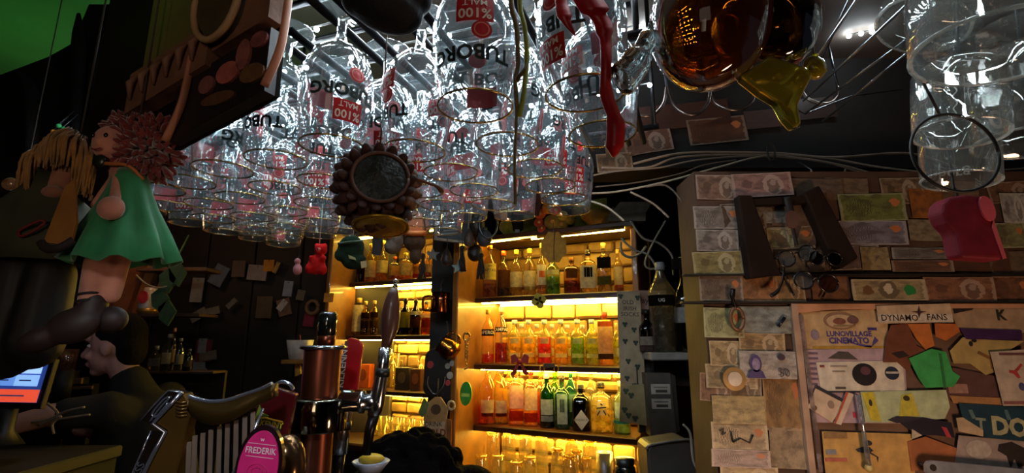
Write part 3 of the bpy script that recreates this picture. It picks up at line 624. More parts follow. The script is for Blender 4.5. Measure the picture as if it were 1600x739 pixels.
# green twig and red ribbon near the camera
p,k=at(803,60,.40); t=thing('plant_stem','long twisted green and brown plant stem hanging before the glasses','stem',p)
part('stem',G(k).tube(bez([(-2,0,130),(-4,0,60),(4,0,20),(6,3,-40),(2,0,-72),(4,0,-120),(1,0,-200),(2,0,-268)],8),[4.2]*20+[3.6]*20+[2.4]*17,8),mat('#7a6a40',.6,scale=70,bump=.3),t)
part('stem',G(k).tube(bez([(12,4,130),(10,4,60),(17,2,20),(20,4,-30),(15,0,-90),(8,2,-130)],8),[4]*41,8),mat('#93a23c',.5,scale=70),t,'greener second stem')
part('twig',G(k).tube([(4,0,-72),(14,-2,-58),(22,-3,-42)],[4,2.5,1],6),mat('#5a4a30',.7),t)
p,k=at(925,60,.41); t=thing('red_ribbon','glossy red ribbon with a short and a long tail hanging near the camera','ribbon',p)
def ribbon(pts,ws,thick=1.2):
    g=G(k); n=len(pts); 
    for i in range(n-1):
        pass
    vs=[]
    for (x,y,z),w_ in zip(pts,ws): vs+=[(x-w_,y-thick,z),(x+w_,y-thick-w_*.35,z),(x+w_,y+thick-w_*.35,z),(x-w_,y+thick,z)]
    fs=[(i*4+j,i*4+(j+1)%4,i*4+4+(j+1)%4,i*4+4+j) for i in range(n-1) for j in range(4)]+[(0,1,2,3),tuple(n*4-4+j for j in range(4))]
    return g.add(vs,fs,True)
RB=mat('#d01420',.35,var=.2,scale=40,sheen=.4)
part('long_tail',ribbon(bez([(-10,0,75),(6,0,45),(19,2,20),(20,-3,-40),(19,4,-90),(30,0,-140),(28,2,-180),(26,0,-196)],5),[22]*6+[13]*6+[8]*8+[10]*5+[13]*6+[9,7,5,3,1]),RB,t)
part('short_tail',ribbon(bez([(-48,2,75),(-44,0,45),(-38,-3,22),(-26,0,4)],5),[9]*4+[11]*4+[8,7,6,5,4,3,2,1]),RB,t)
part('hanging_cord',G(k).tube([(-10,0,70),(-10,0,190)],2,5),RB,t)
# ------------------------------------------------------------ big amber blown glass ornament
p,k=at(1150,40,.40); t=thing('blown_glass_ornament','large amber blown glass ornament with yellow glass fins hanging near the camera','ornament',p)
AMB=refr('#8a4408',.03,1.45,.78); AMB2=refr('#3a1c06',.03)
g=G(k).ball((-40,0,10),(92,80,118),32,22,MX.Rotation(.25,3,'Y')); part('amber_body',g,AMB,t)
g=G(k).ball((62,20,20),(76,70,86),28,18,MX.Rotation(-.2,3,'Y')); part('dark_amber_lobe',g,AMB2,t)
g=G(k); pol=[(-7,-92),(40,-58),(95,-78),(100,-95),(84,-122),(74,-140),(76,-170),(66,-176),(54,-160),(44,-135),(20,-118)]
q=part('yellow_fin',g.prism(pol,-14,8),refr('#fff050',.1,1.45,.62),t); bv=q.modifiers.new('bevel','BEVEL'); bv.width=.0028; bv.segments=3
part('yellow_fin',G(k).ball((114,0,-72),(17,12,20),14,10).tube([(112,-6,-52),(124,-6,-84)],4,6),refr('#f8e440',.1,1.45,.65),t,'small round yellow knob')
part('fin_tip',G(k).tube(bez([(62,-4,-140),(68,-4,-160),(71,-4,-174)],4),[9,9,8,8,8,7,7,7,5],10),refr('#e8ecd8',.04),t)
part('clear_tail',G(k).tube(bez([(-112,0,40),(-126,0,5),(-142,2,-30),(-160,4,-62),(-178,6,-86),(-188,6,-92)],6),[5]*4+[9]*6+[16]*6+[24]*6+[26]*5+[22,16,9,3],16),refr('#e4f0ea',.02),t)
part('glass_collar',G(k).tube(bez([(-112,-10,20),(-118,-12,-10),(-124,-10,-40)],5),[6,8,10,9,8,7,6,5,5,4,3],8),refr('#9ab04a',.05),t)
part('hanging_cord',G(k).tube([(-30,10,110),(-30,10,170)],2,5),STEEL,t)
part('hanging_cord',G(k).tube(bez([(132,10,170),(138,8,60),(124,6,-10),(114,0,-58)],6),1.4,5),mat('#9aa4a4',.3,.8),t)
# ------------------------------------------------------------ wire rails on the right with upturned mugs
t=thing('wire_glass_rails','thin bright wire rails running under the ceiling right of the amber glass','rack',P(1300,90,.8))
o=t.location
for a,b in(((1222,168,1.0),(1352,-20,.55)),((1255,158,1.0),(1430,-5,.5)),((1258,178,1.1),(1448,38,.62)),((1285,190,1.1),(1420,80,.7)),((1280,100,.9),(1330,-8,.62))):
    part('rail',G().tube([P(*a)-o,P(*b)-o],.0022,6),mat('#a0a8ac',.25,.95),t)
part('rail',G().tube([P(*q)-o for q in((1225,160,1.0),(1258,178,1.1),(1330,150,1.2),(1410,140,1.2))],.002,6),mat('#707478',.3,.9),t)
part('hanger_rod',G().tube([P(1330,-8,.62)-o,V((P(1330,-8,.62).x,P(1330,-8,.62).y,CEIL+.01))-o],.002,6),STEEL,t); part('hanger_rod',G().tube([P(1222,168,1.0)-o,V((P(1222,168,1.0).x,1.0,CEIL+.01))-o],.002,6),STEEL,t)
for i,(px,py,rx,ry) in enumerate([(1010,162,36,22),(1082,160,34,22),(1150,158,36,16),(1288,150,30,14)]):
    Y=1.28; p,k=at(px,py,Y)
    g=G(k).tube(bez([(-rx,10,ry*1.3),(-rx*.8,5,-ry*.1),(-rx*.3,0,-ry*.9),(rx*.3,0,-ry*.8),(rx*.8,5,ry*.2),(rx,10,ry*1.5)],6),2.6,8)
    t=thing('rail_hook','curved steel rack hook below the beam, '+['left of','just left of','behind the yellow fin of','right of'][i]+' the amber glass','hook',p)
    part('hook',g,mat('#9a8e88',.28,.95),t); part('stay',G(k).tube([(-rx,10,ry*1.3),(-rx,18,ry*1.3+80)],2,6),STEEL,t); part('stay',G(k).tube([(rx,10,ry*1.5),(rx,18,ry*1.5+80)],2,6),STEEL,t)
MUGC=thin('#fafcfb',.045,.9,.03,.06,'#dde8e8',2.0); FROST=mat('#f4f6f4',.6,var=.1,scale=60)
def hang(px,py,Y,rpx,hpx,tilt,label,txt,yaw=0):
    p,k=at(px,py,Y); r=rpx*k; h=hpx*k      # p: rim centre
    t=thing('beer_mug',label,'glass',p,(0,tilt,yaw))
    part('bowl',G().lathe([(r*.6,h*1.0),(r*.86,h*.98),(r*1.02,h*.9),(r*1.03,h*.6),(r,0),(r*.95,0),(r*.97,h*.6),(r*.95,h*.86),(r*.8,h*.92),(0,h*.93)],32),MUGC,t)
    part('stem',G().lathe([(r*.6,h),(r*.2,h*1.06),(r*.14,h*1.2),(r*.5,h*1.3),(r*.75,h*1.32)],24),MUGC,t)
    part('rim',G().lathe([(r*.94,0),(r*1.01,0),(r*1.01,-.0015),(r*.94,-.0015)],32),thin('#e8f0ee',.3,.9,.05,.25),t)
    R=r*1.035
    def cyl(a0,zc,flip=-1): return lambda x,y:(R*math.sin(a0+flip*x/R),-R*math.cos(a0+flip*x/R),zc+flip*y)
    if txt:
        part('brand_lettering',G().text('Carlsberg',r*.46,cyl(PI-.1,h*.15),.012),FROST,t)
        c=part('crest_print',G().text('O',r*.8,cyl(.3,h*.42),.03),FROST,t); part('lettering',G().text('COPENHAGEN',r*.12,cyl(.1,h*.3)),FROST,t)
        part('signature',G().tube(bez([(R*math.sin(-.75+.05*math.sin(i*2.1)),-R*math.cos(-.75+.05*math.sin(i*2.1)),h*(.78-i*.035)) for i in range(11)],4),.0007,5),FROST,t)
    part('hook_wire',G().tube([(0,0,h*1.2),(0,0,h*1.2+.12)],.0015,5),STEEL,t)
hang(1500,282,.64,50,200,.14,'upturned tall beer glass with white print and black ring round it',True)
hang(1500,208,.5,60,112,.16,'upturned plain beer glass in front of the printed tall glass',False)
hang(1560,76,.40,112,130,.14,'big upturned beer glass at the top right corner, nearest the camera',False)
hang(1612,222,.56,72,150,.1,'upturned beer glass cut by the right edge of the picture',False)
hang(1440,40,.62,62,60,.5,'small tipped glass behind the tall printed glass, top right',False)
p,k=at(1492,238,.47); t=thing('hair_tie','thin black ring hanging on the printed beer glass','ring',p); part('loop',G(k).ring((0,0),68,64,0,2.6,40,6),mat('#0c0c0e',.6),t); part('hanging_cord',G(k).tube([(-40,0,250),(-30,0,120),(-12,0,62)],2.2,6),mat('#141416',.6),t)
p,k=at(1503,352,.62); t=thing('red_stamp','dark red roller shaped plush with pink end hanging by a black cord','toy',p,(0,.06,0))
g=G(k).prism([(-38,30),(-42,14),(-36,-2),(-24,-16),(-20,-55),(44,-55),(34,-10),(36,10),(34,44),(0,46),(-28,40)],-16,16); q=part('body',g,mat('#5c0a1a',.7,scale=50,spec=.2),t); bv=q.modifiers.new('bevel','BEVEL'); bv.width=6*k; bv.segments=3
part('pink_end',G(k).disc((26,24),11,20,-19,-14,20,.2),mat('#a03a44',.7),t); part('side_band',G(k).prism([(34,10),(46,-52),(40,-54),(30,-6)],-17,10),mat('#a04048',.7),t)
part('hanging_cord',G(k).tube(bez([(0,0,44),(-4,0,60),(-6,0,90),(-8,0,420)],4),2,5),mat('#101010'),t)
# ------------------------------------------------------------ round scaly ornament
p,k=at(590,296,.6); t=thing('scaly_drum_ornament','round brown ornament covered in overlapping leathery scales, dark green face','ornament',p,(-.18,0,.25))
RB_=58
part('drum',G(k).lathe([(0,36),(40,36),(RB_-8,30),(RB_-4,0),(RB_-8,-30),(44,-36),(40,-30),(0,-26)],28,MX.Rotation(PI/2,3,'X')),mat('#2a1a12',.8,bump=.4),t)
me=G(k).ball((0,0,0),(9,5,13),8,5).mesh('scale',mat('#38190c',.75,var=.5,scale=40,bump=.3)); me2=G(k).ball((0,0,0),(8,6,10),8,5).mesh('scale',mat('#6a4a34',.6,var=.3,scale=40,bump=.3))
for j in range(4):
    n=20
    for i in range(n):
        a=2*PI*(i+.5*(j%2))/n; y=-32+j*20; r=RB_+(-5 if j in(0,3) else 1)
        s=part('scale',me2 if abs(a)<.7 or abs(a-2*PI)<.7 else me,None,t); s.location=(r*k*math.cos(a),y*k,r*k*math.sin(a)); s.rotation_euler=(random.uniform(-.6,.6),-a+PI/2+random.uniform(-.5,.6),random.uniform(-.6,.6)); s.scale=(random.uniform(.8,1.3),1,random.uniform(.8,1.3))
for i in range(16):
    a=2*PI*i/16; s=part('scale',me,None,t); s.location=(48*k*math.cos(a),-38*k,48*k*math.sin(a)); s.rotation_euler=(.8,-a+PI/2,0)
part('face_disc',G(k).lathe([(0,3),(34,2),(39,0)],28,MX.Rotation(PI/2,3,'X'),at=(4,-42,0)),mat('#12180e',.5,scale=50,bump=.7),t); part('leather_hoop',G(k).ring((4,0),41,41,-43,3,32),mat('#5a3a2c',.6),t)
part('leather_strap',G(k).tube(bez([(44,-40,0),(60,-34,4),(90,-20,2),(100,0,3)],5),4.5,6,.35),mat('#6a4636',.6),t)
part('yellow_lit_rim',G(k).lathe([(40,0),(43,0),(43,3),(40,3)],28,at=(8,0,-64)),mat('#c89a28',.3,.8),t); part('yellow_lit_base',G(k).lathe([(0,-2),(34,-1),(40,1),(40,3),(0,1)],28,at=(8,0,-64)),mat('#b08a28',.4,.7,bump=.3,scale=50),t)  # yellow light on the underside, put into the colour of rim and base
cord(t,k,0,52,None,p)
# ------------------------------------------------------------ menu board on the post
p,k=at(708,335,2.1); t=thing('menu_board','black price list in cream frame under a BEER header on the post','sign',p,(0,.04,0))
part('frame',G(k).prism([(-27,38),(30,44),(28,-46),(-27,-42)],-2,4),mat('#8a8272',.7,scale=40),t); b=part('black_panel',G(k).prism([(-22,33),(25,37),(24,-42),(-22,-38)],-4,-2),mat('#1a2226',.6,scale=30),t)
for i in range(11): part('text_line',G(k).box((-2+((i*7)%5-2)*2,-4.6,28-i*6),(34-(i*11)%18,.8,1.3),MX.Rotation(-.12,3,'Y')),mat('#7a8686',.6),b)
h=part('header_board',G(k).prism([(-28,66),(36,72),(33,46),(-28,40)],-3,4),mat('#96866c',.7,scale=40),t); part('lettering',G(k).flat('BEER',27,0,56,-3.6,.06,.02,1),mat('#5a2c1e',.6),h)
part('hanging_cord',G(k).tube([(0,2,60),(0,2,200)],1,5),STEEL,t)
# ------------------------------------------------------------ beer taps
CHR=mat('#b8bcc0',.18,1,var=.06,scale=10); COP=mat('#7e4632',.3,.9,var=.1,scale=14); GUN=mat('#5a4e44',.18,.95,var=.1)
Yt=.75
p=P(505,545,Yt); k=K(505,545,Yt); zc=1.075-p.z
t=thing('copper_beer_tower','tall copper beer tower column with chrome band on the bar','beer tap',p)
part('flange',G(k).lathe([(26,-2),(34,0),(35,3),(33,5),(26,4),(0,4)],36),CHR,t)
part('upper_column',G(k).lathe([(28,2),(28,-74)],36),COP,t)
part('chrome_band',G(k).lathe([(28,-72),(41,-74),(42,-76),(42,-118),(41,-120),(28,-122)],40),mat('#8a8674',.08,1,var=.05),t)
part('lower_column',G(k).lathe([(24,-118),(24,zc/k+14),(38,zc/k+10),(40,zc/k)],36),COP,t)
t2=thing('beer_tap','chrome beer tap with turned brown wooden handle right of the copper tower','beer tap',P(560,628,Yt)); o=t2.location; k=K(560,628,Yt)
part('shank',G(k).lathe([(0,-28),(15,-28),(15,2),(17,3),(17,9),(13,10),(12,30),(13,34),(0,36)],24,MX.Rotation(PI/2,3,'Y')),CHR,t2)
X=lambda px,py:((px-560),0,(628-py))
part('faucet_body',G(k).tube([X(597,545),X(596,575),X(592,605),X(588,632),X(584,650)],[9,10,11,13,9],18),CHR,t2)
part('black_ring',G(k).tube([X(596,577),X(595,590)],[11.5,11.5],18),mat('#141414',.4),t2)
part('spout',G(k).tube([X(586,646),X(580,670),X(577,705)],[9,8,7],14),mat('#1a1614',.3,.5),t2)
hd=part('handle',G(k).tube([X(598,548),X(600,535),X(603,515),X(604,495),X(605,475),X(606,460),X(608,450)],[6,9,14,15.5,13,9,5.5],20),mat('#4e2e24',.4,scale=20,coat=.2),t2,'turned brown wooden handle')
part('handle_tip',G(k).tube([X(608,452),X(609,446),X(609.5,440)],[5,4,3],12).ball(X(609.5,439),4.5),CHR,hd)
t=thing('red_beer_tap','red flat tap handle with upright white lettering behind the copper tower','beer tap',P(552,570,.86)); k=K(552,570,.86)
q=part('handle_blade',G(k).prism([(-12,38),(-6,42),(8,38),(14,30),(10,-38),(-14,-38)],-4,4),mat('#a01018',.3,coat=.5),t); bv=q.modifiers.new('bevel','BEVEL'); bv.width=2*k; bv.segments=2
part('side_face',G(k).prism([(-14,36),(-9,38),(-13,-38),(-22,-38)],-4.5,-3.8),mat('#4a3a38',.4),q); part('lettering',G(k).flat('KILKENNY',14,-14.5,-1,-5,PI/2-.06,.01),mat('#c8c0b8',.5),q)
part('tap_body',G(k).tube([(-6,0,-38),(-8,0,-60),(-12,0,-90),(-13,0,-130)],[9,12,13,12],18),CHR,t); part('black_ring',G(k).tube([(-11,0,-84),(-11,0,-96)],14,18),mat('#141414',.4),t)
part('spout',G(k).tube([(-13,0,-128),(-14,0,-160),(-14,0,-(570-570)-190)],[10,8,7],14),mat('#222',.3,.6) if False else mat('#221e1c',.3,.6),t); part('shank',G(k).tube([(-12,0,-110),(-50,10,-112)],9,16),CHR,t)
t=thing('small_beer_tap','short black glossy tap handle with copper collar behind the tower top','beer tap',P(511,520,.88)); k=K(511,520,.88)
part('handle',G(k).lathe([(0,32),(11,32),(14,28),(14,-4),(12,-6)],20),mat('#101412',.15,coat=.8),t); part('collar',G(k).lathe([(13,-4),(14,-5),(13,-18),(11,-19)],20),COP,t); part('stem',G(k).tube([(0,0,-16),(0,0,(1.075-t.location.z)/k)],9,14),mat('#1a1614',.3,.6),t)
part('brass_lever',G(k).tube([(-16,0,-30),(-15,0,12),(-12,0,20)],2,8),mat('#a8843c',.25,.9),t)
# harp shaped tap
Yh=.6; p=P(300,680,Yh); k=K(300,680,Yh); p0=p
t=thing('harp_tap','harp shaped beer tap with dark gold frame and silver edging, left','beer tap',p)
def pl(L): return [(x-300,680-y) for x,y in L]
GOLD=mat('#6e5020',.35,.7,scale=14); DK=mat('#16100c',.25,coat=.6); SIL=mat('#c8d0e4',.15,.9,var=.05)
q=part('harp_column',G(k).prism(pl([(284,615),(292,626),(300,645),(296,665),(288,739),(284,800),(232,800),(240,739),(266,672),(245,661)]),-10,14),GOLD,t); bv=q.modifiers.new('bevel','BEVEL'); bv.width=2*k
b=part('head_block',G(k).prism(pl([(226,656),(262,612),(284,615),(246,662)]),-12,10),DK,t)
part('silver_loop',G(k).tube(bez([(-60,-13,22),(-46,-13,44),(-34,-13,58),(-44,-13,54),(-58,-13,34),(-50,-13,30),(-36,-13,50)],5),1.6,6),SIL,b)
c=part('lettered_panel',G(k).prism(pl([(244,671),(263,673),(238,739),(222,800),(204,800),(222,739)]),-12,8),DK,t)
part('lettering',G(k).flat('GUINNESS',16,-74,-73,-12.8,1.275,.014),SIL,c)
part('silver_edge',G(k).tube([(x-300,-13,680-y) for x,y in((284,614),(264,638),(245,661),(266,673),(252,705),(239,739),(222,800))],3.2,8),SIL,t)
part('silver_edge',G(k).tube([(x-300,-13,680-y) for x,y in((226,656),(244,632),(262,612),(284,614))],1.4,6),SIL,t); part('silver_edge',G(k).tube([(x-300,-13,680-y) for x,y in((244,671),(233,705),(222,739),(205,800))],1.4,6),SIL,t)
for i in range(5): part('turned_ring',G(k).tube([(-24+i*.4,-12,52-i*5),(-16,-13,50-i*5),(-8+i,-12,51-i*5)],1.4,6),mat('#8a6a3a',.3,.8),q)
top=bez([(-8,0,58),(8,0,53),(30,0,50),(56,0,53),(80,0,61),(104,0,69),(122,0,78)],6)
vs=[]
for i,v in enumerate(top):
    h=20+14*math.sin(min(1,i/len(top)*1.3)*PI)
    vs+=[(v.x,-10,v.z),(v.x,12,v.z),(v.x+2,12,v.z-h),(v.x+2,-10,v.z-h)]
n=len(top); part('harp_neck',G(k).add(vs,[(i*4+j,i*4+(j+1)%4,i*4+4+(j+1)%4,i*4+4+j) for i in range(n-1) for j in range(4)]+[(0,1,2,3),tuple(n*4-4+j for j in range(4))],True),mat('#54401c',.35,.7,scale=14),t)
part('silver_edge',G(k).tube([(v.x,-8,v.z+1) for v in top],3,8),SIL,t)
SL=mat('#7c6e60',.35,.5); 
for i,(x,y,yb) in enumerate([(295,690,800),(303,681,800),(315,677,800),(327,672,800),(340,667,790),(352,663,775),(365,658,760),(378,652,745),(390,645,735)]):
    part('harp_string',G(k).bbox((x-300+(yb-y)*.04,4,680-(y+yb)/2),(7,3,yb-y),.3,MX.Rotation(-.09,3,'Y')@MX.Rotation(.5,3,'Z')),SL,t)
part('silver_edge',G(k).tube([(48,0,-120),(70,-4,-59),(88,-4,-22),(108,-2,40)],2.2,8),SIL,t)
part('foot',G(k).bbox((0,0,(1.075-p.z)/k+10),(110,60,20),.3),DK,t); part('foot_stem',G().tube([(-.02,.003,-120*k),(0,.003,1.085-p.z)],.022,16),CHR,t)
# badges
p=P(432,640,.66); k=K(432,640,.66); t=thing('red_tap_badge','dark red slanted tap badge with yellow lettered band and green leaf','beer tap',p)
q=part('badge',G(k).prism([(x-432,640-y) for x,y in((404,607),(416,602),(462,616),(458,650),(452,690),(440,720),(400,720),(400,668))],-6,8),mat('#4a0c12',.25,coat=.7),t); bv=q.modifiers.new('bevel','BEVEL'); bv.width=2*k; bv.segments=2
part('top_cap',G(k).tube(bez([(-4,0,38),(6,-4,42),(18,-4,39),(24,0,30)],5),[3]*16,8),SIL,t)
l=part('yellow_band',G(k).prism([(x-432,640-y) for x,y in((400,652),(420,651),(447,657),(444,672),(420,664),(400,666))],-8.5,-5),mat('#1e3416',.4),q); part('lettering',G(k).flat('KILKENNY',12,-9,-20,-9,-.13,.02,.9),mat('#e8dc20',.5),l); part('band_border',G(k).tube([(-32,-9,-12),(-12,-9,-11),(15,-9,-17)],1.3,6),mat('#d8b020',.5),l)
part('leaf',G(k).prism([(-29,-14),(-24,8),(-18,-4),(-8,-8),(-12,-14)],-8,-5),mat('#6a8a28',.5),q)
part('chrome_stem',G(k).tube([(-6,4,-60),(-6,4,(1.075-p.z)/k)],12,14),CHR,t)
p=P(408,716,.56); k=K(408,716,.56); t=thing('pink_tap_badge','pink oval tap badge with pale lettering in a dark rim','beer tap',p,(0,.09,0))
q=part('dark_rim',G(k).disc((0,-12),36,62,-4,6,40),mat('#1c0a10',.3,coat=.5),t); b=part('pink_face',G(k).disc((0,-14),31,56,-6,-3.8,40),mat('#d82a78',.35,coat=.4,var=.12,scale=60),q)
part('lettering',G(k).flat('FREDERIK',13,0,12,-6.4,0,.014,.86),mat('#ecd8dc',.5),b)
for z in(22,3): part('rule_line',G(k).box((0,-6.3,z),(44,.5,1),MX.Rotation(.02,3,'Y')),mat('#e8b0c4',.5),b)
part('crown_print',G(k).flat('w',9,0,29,-6.4,0,.01),mat('#ecd8dc',.5),b); part('petal_print',G(k).ring((0,-18),15,11,-6.3,.7,24),mat('#b8185c',.5),b); part('petal_print',G(k).ring((0,-18),8,6,-6.3,.7,24),mat('#b8185c',.5),b)
part('chrome_stem',G(k).tube([(0,6,-60),(0,8,(1.075-p.z)/k)],12,14),CHR,t)
t=thing('round_tap_body','polished brown round tap body beside the pink badge','beer tap',P(446,720,.63)); k=K(446,720,.63)
part('body',G(k).ball((0,0,-10),(32,30,50),24,16),mat('#7a5a3c',.15,.9),t); part('stem',G(k).tube([(0,0,-50),(0,0,(1.075-t.location.z)/k)],14,14),CHR,t)
# ------------------------------------------------------------ things hung on and around the post
def hung(name,label,cat,px,py,Y,rot=(0,0,0)):
    p,k=at(px,py,Y); return thing(name,label,cat,p,rot),k,p
t,k,p=hung('copper_mug','copper mug hanging high on the post','mug',688,473,2.3)
part('body',G(k).lathe([(0,-16),(14,-16),(15,-14),(13,4),(15,16),(14,16),(12,4),(13,-13),(0,-14)],22),mat('#8a5030',.2,1),t); part('handle',G(k).tube(bez([(-14,0,10),(-26,0,8),(-26,0,-10),(-14,0,-12)],5),2,6),mat('#8a5030',.2,1),t); part('hook',G(k).tube([(0,0,14),(0,6,30),(4,10,38)],1.2,5),STEEL,t)
t,k,p=hung('bronze_mug','round bronze mug tipped sideways on the post below the copper mug','mug',702,545,2.28,(0,.25,0))
part('body',G(k).lathe([(0,-16),(10,-15),(16,-8),(17,2),(13,13),(15,16),(12,15),(15,2),(0,-12)],22,MX.Rotation(-1.2,3,'Y')),mat('#a8702c',.22,1),t); part('handle',G(k).tube(bez([(-10,0,12),(-4,-2,24),(10,-2,22),(14,0,12)],5),2,6),mat('#a8702c',.25,1),t); part('strap',G(k).tube([(-6,4,18),(-16,6,40)],2.5,6,.4),mat('#4a3626',.6),t)
t,k,p=hung('key_chain','brass chain with hook hanging on the honey panel right of the post','chain',729,540,2.24)
part('ring',G(k).ring((0,14),5,6,-1,1.5,18),mat('#b08a4a',.25,.9),t)
for i in range(6): part('link',G(k).ring((0,5-i*5),2.2,3.4,-1+(i%2)*.6,.9,12),mat('#b08a4a',.25,.9),t)
part('hook',G(k).tube([(0,-1,-26),(2,-1,-34),(-3,-1,-36)],1.2,6),mat('#b08a4a',.25,.9),t); part('wall_peg',G(k).tube([(0,-1,18),(0,16,18)],1.5,6),STEEL,t)
t,k,p=hung('black_bag','black cloth bag with pinned badges hanging on the post','bag',686,588,2.3)
q=part('body',G(k).prism([(-22,34),(-14,42),(16,44),(27,36),(29,-10),(24,-40),(-14,-34),(-24,-20)],-8,8),mat('#100e10',.8,bump=.3,scale=40),t); bv=q.modifiers.new('bevel','BEVEL'); bv.width=4*k; bv.segments=2
for x,z,r,c in((-13,18,5,'#a02a2c'),(14,16,4,'#8a8a88'),(18,2,5,'#9a9a96'),(21,20,4,'#8a8a88'),(15,-9,4,'#a83a3c'),(-4,-36,3,'#8a8a88')): part('badge',G(k).disc((x,z),r,r*1.1,-10,-7,14),mat(c,.4),q)
part('ring_buckle',G(k).tube(bez([(-16,-9,0),(-16,-9,-14),(-4,-10,-26),(8,-9,-14),(10,-9,0)],5),1.8,6),STEEL,q); part('shoulder_strap',G(k).tube([(-8,4,42),(0,8,60),(10,4,43)],2.5,6,.4),mat('#100e10',.8),t)
t,k,p=hung('gold_tag_sign','torn cream card lettered GOLD hanging at the foot of the post','sign',680,654,2.22)
q=part('card',G(k).prism([(-18,6),(-12,24),(-2,32),(8,32),(14,24),(20,14),(18,0),(19,-40),(8,-46),(-17,-36)],-2,2),mat('#b89a6a',.8,scale=30),t)
b=part('white_band',G(k).prism([(-17,-6),(16,-4),(14,-30),(-16,-30)],-2.6,-2),mat('#cfc0a4',.7),q); part('lettering',G(k).flat('DRINK',10,-2,-8,-3,0,.01,.9),mat('#2a3a34',.6),b); part('lettering',G(k).flat('GOLD',15,0,-21,-3,0,.02,.85),mat('#7a2420',.6),b)
part('dark_print',G(k).disc((1,14),8,8,-2.8,-2,10),mat('#5a4a3a',.7),q); part('leaf',G(k).prism([(-26,10),(-18,32),(-10,22),(-14,8),(-20,2)],-5,-2),mat('#6a8a5a',.6),t); part('side_strip',G(k).prism([(18,0),(26,-2),(26,-42),(19,-42)],-3,0),mat('#8a5a30',.6),t)
part('ring',G(k).ring((25,20),5,6,-3,2,18),mat('#c8c0b0',.4),t); part('hanging_cord',G(k).tube([(2,2,30),(2,8,60)],1,5),STEEL,t)
t,k,p=hung('green_sticker','green oval sticker on the honey coloured side panel','sticker',728,615,2.275,(0,.04,-.35)); part('disc',G(k).disc((0,0),10,18,-1,1,24),mat('#3a9a3c',.4),t); part('printed_band',G(k).box((0,-1.4,-2),(14,.6,5)),mat('#a8d060',.5),t)
# ------------------------------------------------------------ plush toys and bits hanging under the glasses
def plush(name,label,px,py,Y,col,blobs,extra=(),vox=.003,cordz=None,cat='toy'):
    t,k,p=hung(name,label,cat,px,py,Y); g=G(k)
    for c,r in blobs: g.ball(c,r,12,8)
    fuse(part('body',g,mat(col,.9,scale=70,bump=.3,spec=.15),t),vox)
    for nm,gg,cc in extra: part(nm,gg(k),mat(cc,.7),t)
    part('hanging_cord',G(k).tube([(0,0,cordz or 20),(0,2,(FOOT-.01-p.z)/k)],.8,5),mat('#b8b0a0',.7),t)
    return t
plush('red_plush_bear','small red plush bear hanging below the glasses','x' and 497,408,1.05,'#b81818',[((3,0,18),10),((-4,0,25),4),((9,0,25),4),((-2,0,-6),(14,10,16)),((-12,-4,-12),(6,6,9)),((10,-4,-14),(7,6,9)),((-8,-6,4),5),((10,-6,4),5)],[('snout',lambda k:G(k).ball((3,-9,16),4,8,6),'#d04040'),('nose',lambda k:G(k).ball((3,-13,17),1.4,6,5),'#2a0808')],cordz=26)
t=plush('green_knit_bag','dark green knitted bag with pale patch hanging beside the red bear',550,394,1.05,'#16281a',[((-2,0,6),(22,8,22)),((4,0,-14),(20,8,14)),((-14,0,-4),(14,7,12))],[('patch',lambda k:G(k).prism([(-2,-6),(8,-10),(10,-14),(0,-12)],-11,-8),'#8a8a5a'),('price_tag',lambda k:G(k).prism([(18,-26),(26,-24),(24,-14),(16,-16)],-6,-4),'#a89a70'),('knit_band',lambda k:G(k).tube(bez([(-20,-7,12),(0,-10,14),(18,-7,16)],4),2.2,6),'#24402a')])
plush('grey_plush','grey plush with orange ear hanging left of the brown plush',618,378,1.1,'#6a6058',[((0,0,4),(15,10,18)),((-4,0,-8),(14,10,12))],[('ear',lambda k:G(k).ball((-8,-8,14),(6,4,12),10,8),'#9a5a34')])
plush('brown_plush','brown bearded plush with orange cap hanging beside the grey plush',648,380,1.1,'#4a382a',[((0,0,2),(18,12,16)),((2,0,-18),(10,8,16))],[('cap',lambda k:G(k).prism([(-16,16),(14,16),(10,46),(-2,50)],-8,8),'#b8602a'),('cap_brim',lambda k:G(k).tube([(-18,-6,15),(0,-12,13),(18,-6,15)],4,8),'#c87030')],cordz=46)
t,k,p=hung('black_fob','black leather fob with steel stud hanging between the plush toys','fob',589,380,1.08); q=part('fob',G(k).prism([(-7,18),(8,18),(8,-20),(-6,-18)],-3,3),mat('#120e0e',.4),t); part('stud',G(k).ball((0,-4,10),3,8,6),CHR,q); cord(t,k,0,18,FOOT-.01,p)
Yb=2.0
def perch(px): q=onshelf(px,350,RO,.1); return q
topz=EYE+.475+.024
def ontop(name,label,cat,px,back=.1):
    q=onshelf(px,360,RO,back); k=K(px,360,q.y); return thing(name,label,cat,(q.x,q.y,topz),(0,0,0)),k
t,k=ontop('bee_plush','dark and olive striped plush on top of the right shelf unit','toy',815)
fuse(part('body',G(k).ball((14,0,22),(24,18,20)).ball((-16,0,16),(20,14,14)).ball((30,0,12),(20,14,12)).ball((0,0,4),(30,14,6)),mat('#8a8a2a',.9,sheen=.5,bump=.3,scale=60),t),.004)
part('dark_stripe',G(k).ball((-6,-4,24),(12,18,24),14,10),mat('#0e0e14',.9),t); part('white_tag',G(k).box((-7,-20,2),(7,2,10)),mat('#c0c0c8',.5),t)
t,k=ontop('orange_flower_garland','orange and yellow felt flowers heaped on the right shelf unit','garland',862,.05)
